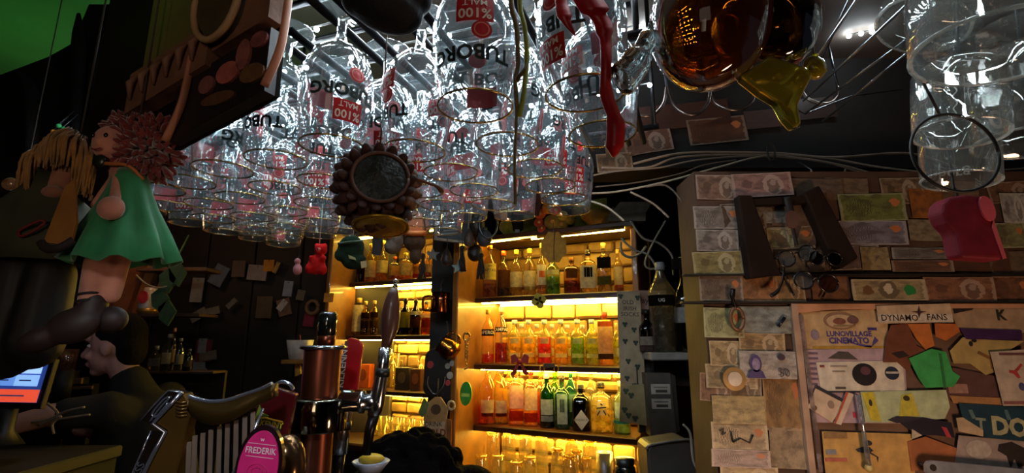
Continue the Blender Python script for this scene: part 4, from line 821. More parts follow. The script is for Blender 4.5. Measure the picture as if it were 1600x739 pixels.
for i,(x,z,r,c) in enumerate([(-18,26,9,'#e87018'),(-6,34,10,'#e89028'),(6,30,9,'#e84818'),(-20,12,8,'#e05018'),(-16,2,7,'#d84818'),(16,22,9,'#e8c840'),(28,16,8,'#e8b830'),(14,8,11,'#b8902c'),(0,12,13,'#a88a30')]):
    f=part('flower',G(k).ball((x,-6-i%3*3,z),(r,5,r*.9),10,7),mat(c,.8,sheen=.4),t); part('flower_centre',G(k).ball((x,-12-i%3*3,z),r*.3,6,5),mat('#f0c060',.7),f)
t,k=ontop('olive_paper_bag','olive green paper bag standing on top of the right shelf unit','bag',925,.16)
q=part('body',G(k).prism([(-28,0),(24,0),(22,52),(-30,44)],-14,14),mat('#7a7628',.8,scale=14,bump=.2),t); part('fold_flap',G(k).prism([(-30,44),(22,52),(22,40),(-30,34)],-15.5,-14),mat('#8a8430',.8),q)
t,k=ontop('gold_straw_basket','gilt woven dish of yellow sticks on the right shelf unit','basket',935,.04)
part('dish',G(k).lathe([(14,0),(26,12),(28,20),(26,20),(22,8),(0,4)],22),mat('#b88a38',.5,.3,bump=.4),t)
for i in range(12): part('stick',G(k).tube([(-16+i*3.2,random.uniform(-6,4),8),(-26+i*5,random.uniform(-8,4),22+(i*7)%9)],1.6,5),mat('#e0b838',.5),t)
t,k=ontop('white_folded_box','pale folded box at the right end of the shelf unit top','box',975,.02); q=part('lid',G(k).prism([(-26,8),(34,14),(44,30),(-6,30)],-10,16),mat('#9a9080',.7),t); part('side',G(k).prism([(-24,0),(32,0),(34,14),(-26,8)],-9,15),mat('#7a7264',.7),t)
for i,(px,py,Y,c,d) in enumerate([(745,352,2.1,'#2a2622','dark round fuzzy bauble'),(757,372,2.1,'#3a4048','grey glass bauble'),(742,395,2.15,'#1a1412','black bauble')]):
    t,k,p=hung('hanging_bauble',d+' in the cluster left of the right shelf unit','bauble',px,py,Y); part('ball',G(k).ball((0,0,0),(12,12,14),14,10),mat(c,.5,bump=.4,scale=60),t); part('cap',G(k).lathe([(0,17),(4,17),(4,12),(0,12)],10),STEEL,t); cord(t,k,0,16,None,p)
t,k,p=hung('steel_hoop','thin steel hoop hanging left of the right shelf unit','ring',763,350,2.05); part('hoop',G(k).ring((0,0),14,22,0,1.6,26),STEEL,t); cord(t,k,0,22,None,p)
t,k,p=hung('dark_red_card','dark red card with a bat shape hanging behind the glasses','card',828,318,2.1,(0,.12,0)); part('card',G(k).prism([(-22,16),(20,20),(16,-18),(-24,-20)],-1,1),mat('#4a201a',.8),t); part('bat_print',G(k).prism([(-14,0),(-6,5),(0,2),(6,5),(14,1),(6,-5),(0,-3),(-6,-6)],-1.6,-1),mat('#1a0c0a',.7),t); cord(t,k,0,18,None,p)
t,k,p=hung('white_disc_charm','small white round charm hanging behind the glasses','charm',771,293,2.0); part('ring',G(k).ring((0,0),6,7,0,1.8,18),mat('#b8b4a8',.5),t); cord(t,k,0,7,None,p)
t,k,p=hung('cream_figurine','small cream figurine hanging above the bee plush','figurine',787,336,2.05); fuse(part('body',G(k).ball((0,0,0),(6,5,9)).ball((0,0,10),5),mat('#b08a68',.7),t),.002,2); cord(t,k,0,14,None,p)
t,k,p=hung('pressed_leaf','brown round pressed leaf hanging over the upper right bottles','leaf',865,386,2.1); q=part('leaf',G(k).prism([(19*math.cos(i*PI/8)*(1+.14*(i%2)),23*math.sin(i*PI/8)*(1+.14*(i%2))) for i in range(16)],-1,1),mat('#a87c20',.7,scale=50),t); part('leaf_stalk',G(k).tube([(0,-1.5,-22),(0,-1.5,0),(2,-1.5,24)],.9,5),mat('#7a5a20',.7),q); part('hanging_cord',G(k).tube([(0,0,22),(0,4,42)],.6,5),STEEL,t)
t,k,p=hung('paper_clover','olive paper clover pinned to the edge of the top right shelf','ornament',842,470,2.2,(0,.2,0)); g=G(k)
for i in range(4): g.disc((6*math.cos(i*PI/2+.5),6*math.sin(i*PI/2+.5)),6,6,-1,1,12)
part('clover',g,mat('#8a8420',.7),t); part('pin',G(k).tube([(0,0,0),(0,8,8)],.8,5),STEEL,t)
t,k,p=hung('red_bow','red cloth bow tied to the edge of the middle right shelf','bow',812,566,2.2)
for s in(-1,1): part('loop',G(k).prism([(0,2),(s*7,13),(s*14,10),(s*13,-2)],-3,3),mat('#8a1414',.7,sheen=.4),t); part('tail',G(k).prism([(0,0),(s*4,-2),(s*15,-18),(s*9,-20),(s*5,-16)],-2,2),mat('#7a1212',.7),t)
part('knot',G(k).ball((0,-2,1),4,10,8),mat('#8a1414',.7),t); part('tie',G(k).tube([(0,0,0),(0,10,-3)],1,5),mat('#7a1212'),t)
t,k,p=hung('shelf_clip','black bulldog clip on the edge of the middle right shelf','clip',858,572,2.17); q=part('jaw',G(k).prism([(-10,-2),(10,-2),(8,4),(-8,4)],-3,4),mat('#18120e',.4),t)
for s in(-1,1): part('wire_handle',G(k).ring((s*11,-4),3.5,5,0,.9,14),mat('#c8a050',.3,.9),q)

for i,(px,py,sh,c,d_) in enumerate([(664,352,'drop','#3a2a22','brown teardrop charm hanging left of the menu board'),(676,398,'star','#4a4438','dull star charm hanging above the copper mug'),(698,402,'drop','#241a1e','dark plum teardrop charm hanging below the menu board'),(722,398,'tassel','#1c1412','black tassel hanging over the honey panel'),(733,372,'drop','#4a3a30','brown pear shaped charm beside the bauble cluster'),(716,418,'star','#6a7a70','small pale green star charm over the honey panel'),(660,410,'tassel','#2a2018','dark brown tassel hanging left of the post'),(752,410,'tassel','#201612','long black tassel in front of the first rum bottle')]):
    t,k,p=hung('hanging_charm' if sh!='tassel' else 'hanging_tassel',d_,'charm',px,py,2.05+.02*(i%3))
    if sh=='drop': part('drop',G(k).lathe([(0,-14),(7,-11),(9,-4),(6,6),(2,14),(0,16)],14),mat(c,.5,bump=.3,scale=60),t)
    elif sh=='star': part('star',G(k).prism([((11 if j%2==0 else 5)*math.sin(j*PI/5),(11 if j%2==0 else 5)*math.cos(j*PI/5)) for j in range(10)],-2,2),mat(c,.5),t)
    else:
        g=G(k); rr=random.Random(i)
        for j in range(14): g.tube([(rr.uniform(-2,2),rr.uniform(-2,2),10),(rr.uniform(-5,5),rr.uniform(-4,4),-10),(rr.uniform(-7,7),rr.uniform(-5,5),-26)],[1.2,1.4,.8],5)
        part('threads',g,mat(c,.8),t); part('knot',G(k).ball((0,0,11),4,8,6),mat(c,.7),t)
    cord(t,k,0,14,None,p)
# ------------------------------------------------------------ bank notes on the right wall and beam
NOTES=0
def note(px,py,w_,h_,deg,col,kind,label,layer=0,Y=None,cat='banknote',name='banknote',curl=.003,group=None,tape=False):
    global NOTES; NOTES+=1
    Yn=(Y or YW)-.002-.0025*layer; p=P(px,py,Yn); k=K(px,py,Yn)
    g=G().sheet(w_*k,h_*k,6,3,curl,0,NOTES)
    o=single(name,g,paper(kind),label,cat,p,(0,math.radians(deg),0),group,col)
    if tape: part('tape',G().sheet(w_*k*.16,h_*k*1.1,2,2,.001,-.004,NOTES).add([],[]),thin('#e8e0d0',.3,.9,.15,.15),o)
    return o
W=' on the right wall'
for a in [
 (1122,293,70,40,1,'#8a6a58','portrait','foil shiny brown note at the top left corner'+W,0),
 (1120,340,74,36,0,'#8c8078','building','grey shiny taped note second from the top'+W,0),
 (1120,376,66,34,1,'#8a8078','portrait','grey crumpled taped note third from the top'+W,0),
 (1121,411,78,36,-2,'#968a58','portrait','olive brown note jutting past the left wall edge',2),
 (1126,450,68,40,1,'#7c6a5a','building','glossy brown note at the left end of the long dollar row',1),
 (1190,289,94,38,-3,'#a07a70','portrait','pinkish note pinned above the dark wooden frame',2),
 (1275,296,80,34,1,'#6a5848','plain','dim brown sheet right of the pinkish note',0),
 (1362,324,104,44,-1,'#70753c','building','green mottled note above the blue violet note'+W,1),
 (1447,318,52,48,1,'#a0622c','plain','orange brown note left of the red plush'+W,1),
 (1584,325,40,48,1,'#b0aaa0','portrait','pale grey paper at the right edge above the olive note',2),
 (1572,368,60,40,-1,'#8a8658','building','olive note right of the red plush'+W,1),
 (1362,364,108,38,0,'#7e7880','building','blue violet mottled note under the green note'+W,0),
 (1446,360,56,34,1,'#8c7c60','plain','tan sheet under the orange brown note'+W,0),
 (1366,404,44,36,0,'#948058','plain','tan square scrap above the dollar row'+W,1),
 (1436,396,88,18,0,'#6e6860','building','narrow grey strip above the dollar row'+W,0),
 (1440,416,96,18,0,'#6a4c38','building','narrow reddish strip just above the dollar row'+W,0),
 (1530,402,90,46,2,'#5a3a28','plain','dark brown sheet below the red plush'+W,0),
 (1222,336,30,26,0,'#82807a','plain','small grey scrap inside the dark wooden frame, upper',0),
 (1193,336,26,26,4,'#8a8272','plain','small grey green scrap beside the left frame bar',0),
 (1218,372,40,30,0,'#94865c','portrait','olive scrap inside the dark wooden frame, lower',0),
 (1255,368,34,30,0,'#5c4c46','plain','dark brown scrap beside the right frame bar',0),
 (1185,451,58,40,0,'#a07048','building','orange brown note second in the dollar row',0),
 (1232,451,48,40,0,'#98784c','portrait','tan note behind the hanging spectacles',0),
 (1295,452,56,40,0,'#7a5238','plain','reddish brown note under the spectacles, left of the dollar',0),
 (1388,453,116,33,0,'#a08c66','dollar','long dollar note with green seal in the row under the red plush',2),
 (1498,452,110,38,0,'#8c5e44','portrait','reddish brown note right of the dollar note',1),
 (1577,452,60,40,0,'#7c5238','building','brown note at the right end of the dollar row',0),
 (1130,504,62,46,1,'#a8a878','building','pale green note with building at the top of the lower left column',1),
 (1196,500,82,42,0,'#9aa09a','plain','pale blue grey note right of the bottle opener',0),
 (1190,537,72,32,1,'#b09468','portrait','cream note with handwriting above the purple fifty note',1),
 (1135,552,54,38,1,'#b0986c','portrait','tan portrait note left of the purple fifty note',0),
 (1142,588,80,36,2,'#a8946e','portrait','tan note behind the round coin',0),
 (1153,640,82,42,1,'#b8a06c','plain','yellow grey note under the round coin',1),
 (1222,625,60,90,2,'#9a7648','building','worn torn brown paper left of the poster frame',0),
 (1155,682,88,42,2,'#b8a078','building','cream note with black pen drawing',1),
 (1157,716,92,26,2,'#a89088','building','pink and green speckled strip near the bottom of the left column',2),
 (1232,700,60,60,2,'#a08c70','plain','shiny torn paper at the bottom beside the poster frame',0),
 (1170,745,90,30,1,'#b89c68','portrait','tan note at the very bottom of the left column',1),
]: note(*a)
# older worn notes half covered by the ones above
FR=[(1122,293,70,40),(1190,289,94,38),(1120,340,74,36),(1362,324,104,44),(1362,364,108,38),(1447,318,52,48),(1572,368,60,40),(1584,325,40,48),(1446,360,56,34),(1436,400,90,30),(1121,411,78,36),(1120,376,66,34),(1530,402,90,46),(1130,504,62,46),(1196,500,82,42),(1199,570,88,42),(1153,640,82,42),(1155,682,88,42),(1222,625,60,90),(1232,700,60,60)]
RN=random.Random(12); PAL=['#6e5644','#7a6650','#5e5648','#74604a','#6a5a54','#80684c','#5a4a3e','#6c6a58','#84604a']
for rname,y,x0,x1,st in [('top',297,1150,1600,86),('second',333,1160,1600,84),('third',370,1150,1600,80),('fourth',407,1170,1600,82),('blue note',522,1112,1232,50),('coin',604,1118,1232,46),('lower',664,1130,1240,52)]:
    x=x0; n=0
    while x<x1:
        w_=RN.uniform(66,90) if x1>1400 else RN.uniform(50,64); yy=y+RN.uniform(-5,5)
        if not any(abs(x-a)<c/2 and abs(yy-b)<d/2 for a,b,c,d in FR) :
            n+=1; note(x,yy,w_,RN.uniform(34,42),RN.uniform(-4,4),RN.choice(PAL),RN.choice(['portrait','building','plain']),'worn half covered note of the %s row on the wall, number %s from the left'%(rname,['one','two','three','four','five','six','seven','eight'][n-1]),-.4)
        x+=st
# pale sleeves: purple fifty
o=note(1199,570,88,42,1,'#b8b0a8','plain','pale note with purple portrait and number 50',3); k=K(1199,570,YW)
part('portrait_print',G(k).disc((-20,2),9,13,-5.2,-4.6,18).prism([(-34,-20),(-6,-20),(-10,-10),(-20,-5),(-30,-10)],-5.2,-4.6),mat('#4a3a6a',.6,var=.3,scale=90),o)
part('face_print',G(k).disc((-20,1),6,9,-5.8,-5.3,18),mat('#8a7a98',.6,var=.3,scale=120),o); part('lettering',G(k).flat('50',17,23,-12,-5.4,0,.004),mat('#4a3a3a',.6),o); part('dot_print',G(k).disc((20,12),6,5,-5.4,-4.8,14),mat('#3a2a38',.6),o)
p,k=at(1148,592,YW-.016); t=thing('coin','round two tone coin medal stuck on the tan note','coin',p); part('rim',G(k).disc((0,0),18,18,0,5,28),mat('#a08458',.35,.7),t); part('pale_centre',G(k).disc((0,0),11,11,-1.5,0,24),mat('#c8c0b4',.35,.6),t)
# pen drawing
for o in list(bpy.data.objects):
    if 'black pen drawing' in o.get('label',''):
        k=K(1155,682,YW); part('pen_drawing',G(k).tube([(-32,-4.5,8),(-26,-4.5,12),(-28,-4.5,2),(-22,-4.5,6)],1,5).tube([(-12,-4.5,-8),(0,-4.5,-2),(14,-4.5,-8),(20,-4.5,4)],1.2,5).tube([(-14,-4.5,8),(-12,-4.5,-8)],1,5),mat('#1a1614',.6),o)
for a in [(1012,222,76,36,-9,'#6e4a38','portrait','dim brown note slanted on the beam left of the amber glass'),(968,232,46,30,-6,'#6a4a34','plain','dim tan note behind the red ribbon'),(960,254,56,30,-4,'#806040','portrait','tan note below the end of the red ribbon'),(1008,186,86,40,-6,'#4e3228','plain','dark brown note behind the first rail hook'),(1092,178,96,40,-7,'#4c3026','plain','dark note behind the second rail hook'),(1120,204,92,42,-6,'#5e3e2a','building','reddish dim note on the beam under the amber glass'),(1194,186,62,30,-6,'#4a3226','plain','dark note behind the yellow fin'),(1270,170,70,34,-6,'#3a2a22','plain','very dim note on the beam under the wire rails')]:
    note(*a,layer=0,Y=1.425)
# wooden frame bars
p,k=at(1240,360,YW-.03); t=thing('wooden_boot_jack','dark wooden frame of two slanted bars and a cross bar hung on the bank notes','frame',p)
DW=mat('#1e1008',.85,scale=14,bump=.3,spec=.2)
for nm,pl_ in (('bar',[(-84,56),(-62,56),(-30,-70),(-78,-76)]),('bar',[(20,60),(46,72),(92,-44),(62,-62),(50,-40)])):
    q=part(nm,G(k).prism(pl_,-6,14),DW,t); bv=q.modifiers.new('bevel','BEVEL'); bv.width=2.5*k; bv.segments=2
part('cross_bar',G(k).prism([(-62,50),(22,56),(22,44),(-62,40)],-3,12),DW,t)
# spectacles with hanging strap
t=thing('hanging_strap','dark strap with oval clasp hanging inside the wooden frame','strap',P(1235,350,YW-.045)); k=K(1235,350,YW)
part('strap',G(k).tube(bez([(0,0,42),(1,-2,20),(2,-2,-10),(6,0,-32)],5),[6]*8+[3]*8,6,.4),mat('#1a1212',.7),t); part('clasp',G(k).disc((1,6),9,14,-5,-1,18),mat('#6a4a40',.4,.3),t)
def specs(px,py,lab,cl,cr,rot,sz=1):
    p,k=at(px,py,YW-.05); t=thing('spectacles',lab,'glasses',p,(0,rot,0)); fm=mat('#14100f',.25,coat=.5)
    for s,c in((-1,cl),(1,cr)):
        r=part('lens_rim',G(k*sz).ring((s*19,0),15,14,0,1.6,24),fm,t); part('lens',G(k*sz).lathe([(0,-1.5),(8,-1),(14.5,.4)],22,MX.Rotation(PI/2,3,'X'),at=(s*19,0,0)),c,r)
        part('temple',G(k*sz).tube(bez([(s*34,0,4),(s*36,16,8),(s*30,22,-6),(s*22,22,-22)],4),1.6,6),fm,t)
    part('bridge',G(k*sz).tube(bez([(-5,0,3),(0,-2,6),(5,0,3)],4),1.6,6),fm,t); return t
DKL=thin('#241a20',.1,.8,.05,.12); CL=thin('#b8c8d8',.1,.9,.05,.12)
specs(1275,440,'round spectacles with pale left lens hanging on the dollar row',CL,thin('#6a4438',.15,.8,.05,.1),.12)
specs(1245,400,'black rimmed spectacles hanging tilted inside the wooden frame',CL,CL,-.25,.9)
specs(1290,404,'dark sunglasses with blue sheen above the round spectacles',DKL,thin('#141a2c',.1,1,.05,.2),.05,.75)
t=thing('spectacle_arm','black spectacle arm hanging down across the dollar row','glasses',P(1215,448,YW-.04)); part('arm',G(K(1215,448,YW)).tube(bez([(14,0,40),(10,0,14),(0,0,-6),(-12,0,-14)],5),[2]*10+[3]*6,6,.6),mat('#14100f',.3),t)
p,k=at(1149,492,YW-.02); t=thing('bottle_opener','dark iron bottle opener with brown looped end hanging on the left column','opener',p); part('shank',G(k).tube(bez([(0,0,40),(-3,-2,26),(2,0,10)],5),[4]*5+[3]*6,8),mat('#1e1614',.4,.6),t); part('loop',G(k).ring((2,-6),10,17,0,3.2,22),mat('#7a5a42',.4,.4),t)
t=thing('silver_pen','small silver pen clipped to the pale blue grey note','pen',P(1221,503,YW-.012),(0,.7,0)); k=K(1221,503,YW); part('barrel',G(k).tube([(0,0,-9),(0,0,9)],2.6,10),mat('#3a3a48',.25,.8),t); part('tip',G(k).tube([(0,0,9),(0,0,12)],[2.4,1],10),CHR,t)
# dark ledge strips over and under the dollar row
t=thing('ledge_strip','long thin dark wooden strip under the dollar row','ledge',P(1350,473,YW-.006)); part('strip',G().bbox((.0,0,0),(.9,.02,.006),.3),mat('#1c120c',.6),t)
t=thing('ledge_strip','long thin dark wooden strip above the dollar row','ledge',P(1350,430,YW-.006)); part('strip',G().bbox((.0,0,0),(.9,.02,.005),.3),mat('#1c120c',.6),t)
# collage in the poster frame
p,k=at(1420,610,YW-.004)
t=thing('poster_frame','pale framed board holding the paper collage, lower right','frame',p)
FT=lambda L:[((P(a,b,YW-.004).x-p.x)/k,(P(a,b,YW-.004).z-p.z)/k) for a,b in L]
q=part('backing',G(k).prism(FT([(1232,475),(1605,475),(1605,750),(1262,750)]),0,3),mat('#6a5040',.7,scale=12),t)
part('frame_side',G(k).prism(FT([(1232,475),(1242,475),(1272,750),(1262,750)]),-8,1),mat('#a88a74',.5,scale=20),t); part('frame_top',G(k).prism(FT([(1232,475),(1605,473),(1605,481),(1300,484),(1234,490)]),-7,1),mat('#b88460',.5,scale=20),t)
part('clear_strip',G(k).prism(FT([(1243,492),(1250,492),(1281,735),(1274,735)]),-9,-8),thin('#e0d4d0',.3,.9,.1,.12),t)
def scrap(name,poly,col,label,layer=1,cat='paper',kind=None,extra=()):
    cx=sum(a for a,b in poly)/len(poly); cz=sum(b for a,b in poly)/len(poly); Yn=YW-.009-.0022*layer; p=P(cx,cz,Yn); k=K(cx,cz,Yn)
    LT=lambda a,b:((P(a,b,Yn).x-p.x)/k,(P(a,b,Yn).z-p.z)/k)
    o=single(name,G(k).prism([LT(a,b) for a,b in poly],-.4,.4),mat(col,.55,var=.22,scale=38),label,cat,p)
    for nm,fn,c in extra: part(nm,fn(k,LT),mat(c,.6,var=.2,scale=80),o)
    return o
def bx(x,y,w_,h_,rot=0,yy=-1): return lambda k,T:G(k).box((T(x,y)[0],yy,T(x,y)[1]),(w_,.6,h_),MX.Rotation(rot,3,'Y'))
def dc(x,y,rx,ry,yy=-1): return lambda k,T:G(k).disc(T(x,y),rx,ry,yy-.3,yy+.3,22)
def tx(s,x,y,sz,sx=1,rot=0,b=.01,yy=-1.1): return lambda k,T:G(k).flat(s,sz,T(x,y)[0],T(x,y)[1],yy,rot,b,sx)
def pg(poly,yy=-1): return lambda k,T:G(k).prism([T(a,b) for a,b in poly],yy-.3,yy+.3)
scrap('paper_sheet',[(1248,488),(1386,482),(1388,545),(1252,545)],'#b89a70','cream sheet with round emblem and purple block letters in the frame',0,extra=[
 ('emblem',dc(1312,501,26,14),'#8a6a50'),('emblem_inner',dc(1312,502,22,10.5,-1.8),'#b89c78'),('emblem_figure',dc(1331,500,9,6,-2.6),'#6a4a44'),('emblem_figure',dc(1310,502,10,5,-2.6),'#7a4a3c'),('emblem_ribbon',bx(1318,509,34,2,0,-2.6),'#8a7450'),
 ('purple_lettering',tx('LUNOVILLAGE',1326,522,11,.98,0,.035),'#4a4080'),('purple_lettering',tx('CINEMATO',1326,532.5,12.5,.98,0,.04),'#463c84'),('purple_swash',pg([(1325,535),(1362,540),(1366,526),(1372,532),(1360,543),(1350,542)]),'#4a4080'),('purple_dash',bx(1362,514,14,4),'#3c3070'),('small_crest',dc(1273,523,6.5,8),'#8a7a88'),('gold_strip',bx(1330,543,120,4),'#a8842c')])
scrap('paper_sheet',[(1258,546),(1412,544),(1420,662),(1272,660)],'#a8909a','lilac printed sheet behind the white ticket in the frame',1,extra=[('text_line',bx(1268+i%2,552+i*8,18,3),'#6a5468') for i in range(11)]+[('dark_print',pg([(1293,560),(1310,549),(1325,550),(1340,562)]),'#4a423e'),('red_print',bx(1335,648,5,8),'#b03040')])
scrap('ticket',[(1275,566),(1410,563),(1414,612),(1283,612)],'#c8bfae','white ticket with black record disc and blue disc in the frame',2,extra=[('record_disc',dc(1350,585,19,17),'#120c14'),('record_label',dc(1351,579,8,6.5,-1.8),'#5a3640'),('blue_disc',dc(1393,583,11,10),'#1c2638'),('white_bar',bx(1393,582,20,3,0,-1.8),'#b8b4a8'),('fine_print',bx(1310,572,26,2),'#8a8074'),('fine_print',bx(1310,580,20,2),'#8a8074'),('barcode',bx(1313,606,16,3.4),'#4a443e'),('dark_edge',bx(1330,612,90,2.4),'#1c1c2c'),('red_mark',bx(1284,572,7,3),'#7a2a24')])
scrap('ticket',[(1276,602),(1322,626),(1300,660),(1262,636)],'#c0aa92','tilted cream ticket in the frame, below the white ticket',3,extra=[('dark_band',pg([(1276,602),(1322,626),(1319,630),(1273,606)]),'#20202c'),('print_block',dc(1298,632,5,6),'#8a7464'),('print_block',dc(1272,637,4,4),'#6a4a2c')])
scrap('ticket',[(1322,612),(1334,616),(1314,664),(1303,661)],'#c2ae9a','narrow ticket strip with red edge in the frame',4,extra=[('red_edge',pg([(1322,612),(1325,613),(1305,662),(1303,661)]),'#b04428')])
scrap('paper_note',[(1344,612),(1478,609),(1484,636),(1476,654),(1400,660),(1352,660)],'#aab48c','pale mint paper with yellow print in the frame',3,extra=[('yellow_print',pg([(1346,614),(1364,612),(1368,630),(1376,658),(1360,656)]),'#c0b030'),('yellow_print',pg([(1408,618),(1424,614),(1436,650),(1404,650)]),'#b8ac3c'),('bird_print',dc(1415,622,5,4,-1.8),'#3a2c10'),('eye_print',dc(1359,629,2.6,5,-1.8),'#2c2c30'),('dark_tear',pg([(1386,656),(1400,650),(1440,652),(1432,656),(1400,661)],-1.8),'#2a2430')])
scrap('leather_scrap',[(1392,508),(1418,505),(1432,540),(1448,548),(1428,560),(1418,580),(1402,566),(1380,566),(1384,530)],'#6a3c28','red brown leather scrap in the frame, under the lettered header',3,extra=[('dark_patch',pg([(1392,552),(1410,548),(1420,556),(1404,560)]),'#2a1a18')])
scrap('paper_petal',[(1418,506),(1452,506),(1460,540),(1446,546),(1432,530)],'#b86a30','left orange paper piece under the lettered header',4)
scrap('paper_petal',[(1460,505),(1494,506),(1500,518),(1478,532),(1462,526)],'#b0602c','right orange paper piece under the lettered header',4)
scrap('purple_strip',[(1499,513),(1596,516),(1597,531),(1510,530)],'#3c2048','dark purple paper strip in the frame at the right',3)
scrap('paper_sheet',[(1484,482),(1600,478),(1602,520),(1496,514)],'#a08468','tan sheet with dark green letter K at the upper right of the frame',1,extra=[('dark_letter',tx('K',1563,493,22,1,0,.04),'#2c2a20'),('dark_tear',pg([(1486,474),(1530,474),(1518,484),(1490,490)]),'#241a1a')])
scrap('header_sheet',[(1369,478),(1484,474),(1490,503),(1373,506)],'#b89c7c','cream header strip with dark lettering and a small star',5,extra=[('lettering',tx('DYNAMO',1405,497,13.5,.98,0,.014),'#2c2422'),('lettering',tx('FANS',1463,496,13.5,1,0,.014),'#2c2422'),('star_print',pg([(1424,487),(1433,486),(1435,478),(1437,486),(1447,487),(1438,489),(1435,497),(1433,489)]),'#3a2420'),('white_band',bx(1430,497,116,13,0,-.6),'#c0b09c')])
scrap('green_paper',[(1420,560),(1455,545),(1478,550),(1488,580),(1500,588),(1490,604),(1446,606),(1436,592)],'#3c9a50','bright green folded paper in the middle of the frame',5,extra=[('crease',pg([(1466,552),(1470,552),(1478,606),(1474,606)]),'#2c6a38')])
scrap('paper_sheet',[(1484,548),(1504,527),(1530,530),(1600,533),(1556,560),(1562,578),(1540,586),(1516,568),(1490,568)],'#a89058','yellow tan crumpled paper right of the green paper',2,extra=[('brown_line',pg([(1528,548),(1552,560),(1554,578),(1548,576),(1546,562),(1526,552)]),'#7a5430'),('black_print',dc(1516,537,3,4),'#241a1c'),('black_print',dc(1521,532,4,3),'#241a1c')])
scrap('brown_paper',[(1488,574),(1558,588),(1566,622),(1480,622),(1476,596)],'#5a3e38','dark brown paper below the yellow tan paper in the frame',1,extra=[('pink_print',bx(1496,607,30,14),'#9a7468')])
scrap('orange_strip',[(1484,618),(1570,622),(1568,634),(1490,630)],'#a07448','orange brown paper strip above the teal banner',2)
scrap('white_card',[(1547,550),(1602,546),(1604,634),(1568,634)],'#b4a290','pale card with red cross mark at the right edge of the frame',6,extra=[('red_mark',pg([(1576,578),(1584,579),(1594,568),(1597,570),(1588,581),(1594,590),(1590,591),(1583,584),(1576,582)]),'#a83a34'),('print_line',bx(1580,553,40,4),'#6a4440'),('print_line',bx(1586,629,36,4),'#8a5450'),('blue_print',dc(1596,604,5,6),'#4a4a70')])
scrap('teal_banner',[(1498,630),(1566,634),(1604,636),(1604,690),(1540,684),(1506,660)],'#1c3844','dark teal banner with big pale letters DO in the frame',4,extra=[('lettering',tx('DO',1577,668,36,1,-.08,.05),'#a09c78'),('pale_letter',tx('T',1532,664,26,1,-.1,.03),'#7a8474'),('faint_print',pg([(1512,640),(1518,640),(1524,654),(1518,654)]),'#587070'),('faint_print',pg([(1568,640),(1573,640),(1579,656),(1573,656)]),'#506a70')])
scrap('crumpled_paper',[(1494,653),(1504,652),(1536,672),(1536,682),(1498,674)],'#b09878','small curled cream paper over the teal banner',6)
scrap('photo_print',[(1498,680),(1540,684),(1604,690),(1604,740),(1490,735)],'#94847c','grey photo print with dark profile at the lower right',3,extra=[('dark_profile',pg([(1560,694),(1580,690),(1600,700),(1603,726),(1590,730),(1584,716),(1578,730),(1572,712),(1558,704)]),'#2c2420'),('pale_shape',dc(1528,702,20,14),'#a89c90')])
scrap('brown_card',[(1418,690),(1446,682),(1494,700),(1498,728),(1424,736)],'#9a5c38','plain reddish brown card at the bottom of the frame',3)
scrap('dark_scrap',[(1400,656),(1442,652),(1486,660),(1492,684),(1462,680),(1432,680)],'#1e1826','dark violet scrap with red and white corner below the mint paper',4,extra=[('red_print',pg([(1470,666),(1478,668),(1486,684),(1478,682)]),'#a8343c'),('white_print',pg([(1424,670),(1440,680),(1424,686)]),'#b4a48c')])
scrap('kraft_sheet',[(1284,674),(1424,678),(1430,745),(1290,745)],'#b89050','kraft paper sheet with small black bird drawing at the bottom',2,extra=[('bird_drawing',pg([(1336,702),(1346,698),(1358,698),(1364,704),(1356,708),(1340,706)]),'#20242c'),('bird_leg',pg([(1356,704),(1372,714),(1371,722),(1369,714),(1354,706)]),'#20242c'),('bird_head',dc(1356,692,6,4),'#20242c'),('print_block',bx(1298,706,16,7),'#7a8088'),('print_line',bx(1306,718,34,5),'#a85a48'),('print_block',bx(1305,680,36,9),'#8a6a40')])
p,k=at(1349,680,YW-.03); t=thing('glass_dropper','thin clear glass tube with pale base hanging in front of the kraft sheet','tube',p); part('tube',G(k).tube([(0,0,60),(1,0,20),(2,0,-44)],[2.5,2.5,4],10),thin('#c8d0dc',.3,.9,.05,.15),t); part('base',G(k).ball((2,0,-48),6,10,8),mat('#c0a868',.4),t); part('hanger',G(k).tube([(0,0,60),(0,20,66)],1,5),STEEL,t)
p,k=at(1530,736,YW-.05); t=thing('white_tool','long pale flat tool with round hole lying across the bottom right corner','tool',p,(0,.05,0)); q=part('blade',G(k).prism([(-84,4),(-80,10),(-72,12),(80,6),(80,-16),(-78,-14),(-84,-6)],-3,3),mat('#a0a4ac',.35,.5),t); part('hole_ring',G(k).disc((-74,2),5,5,-4,-2.9,18),mat('#2a2420',.5),q); part('wall_peg',G(k).tube([(-74,0,2),(-74,46,2)],3,8),STEEL,t)
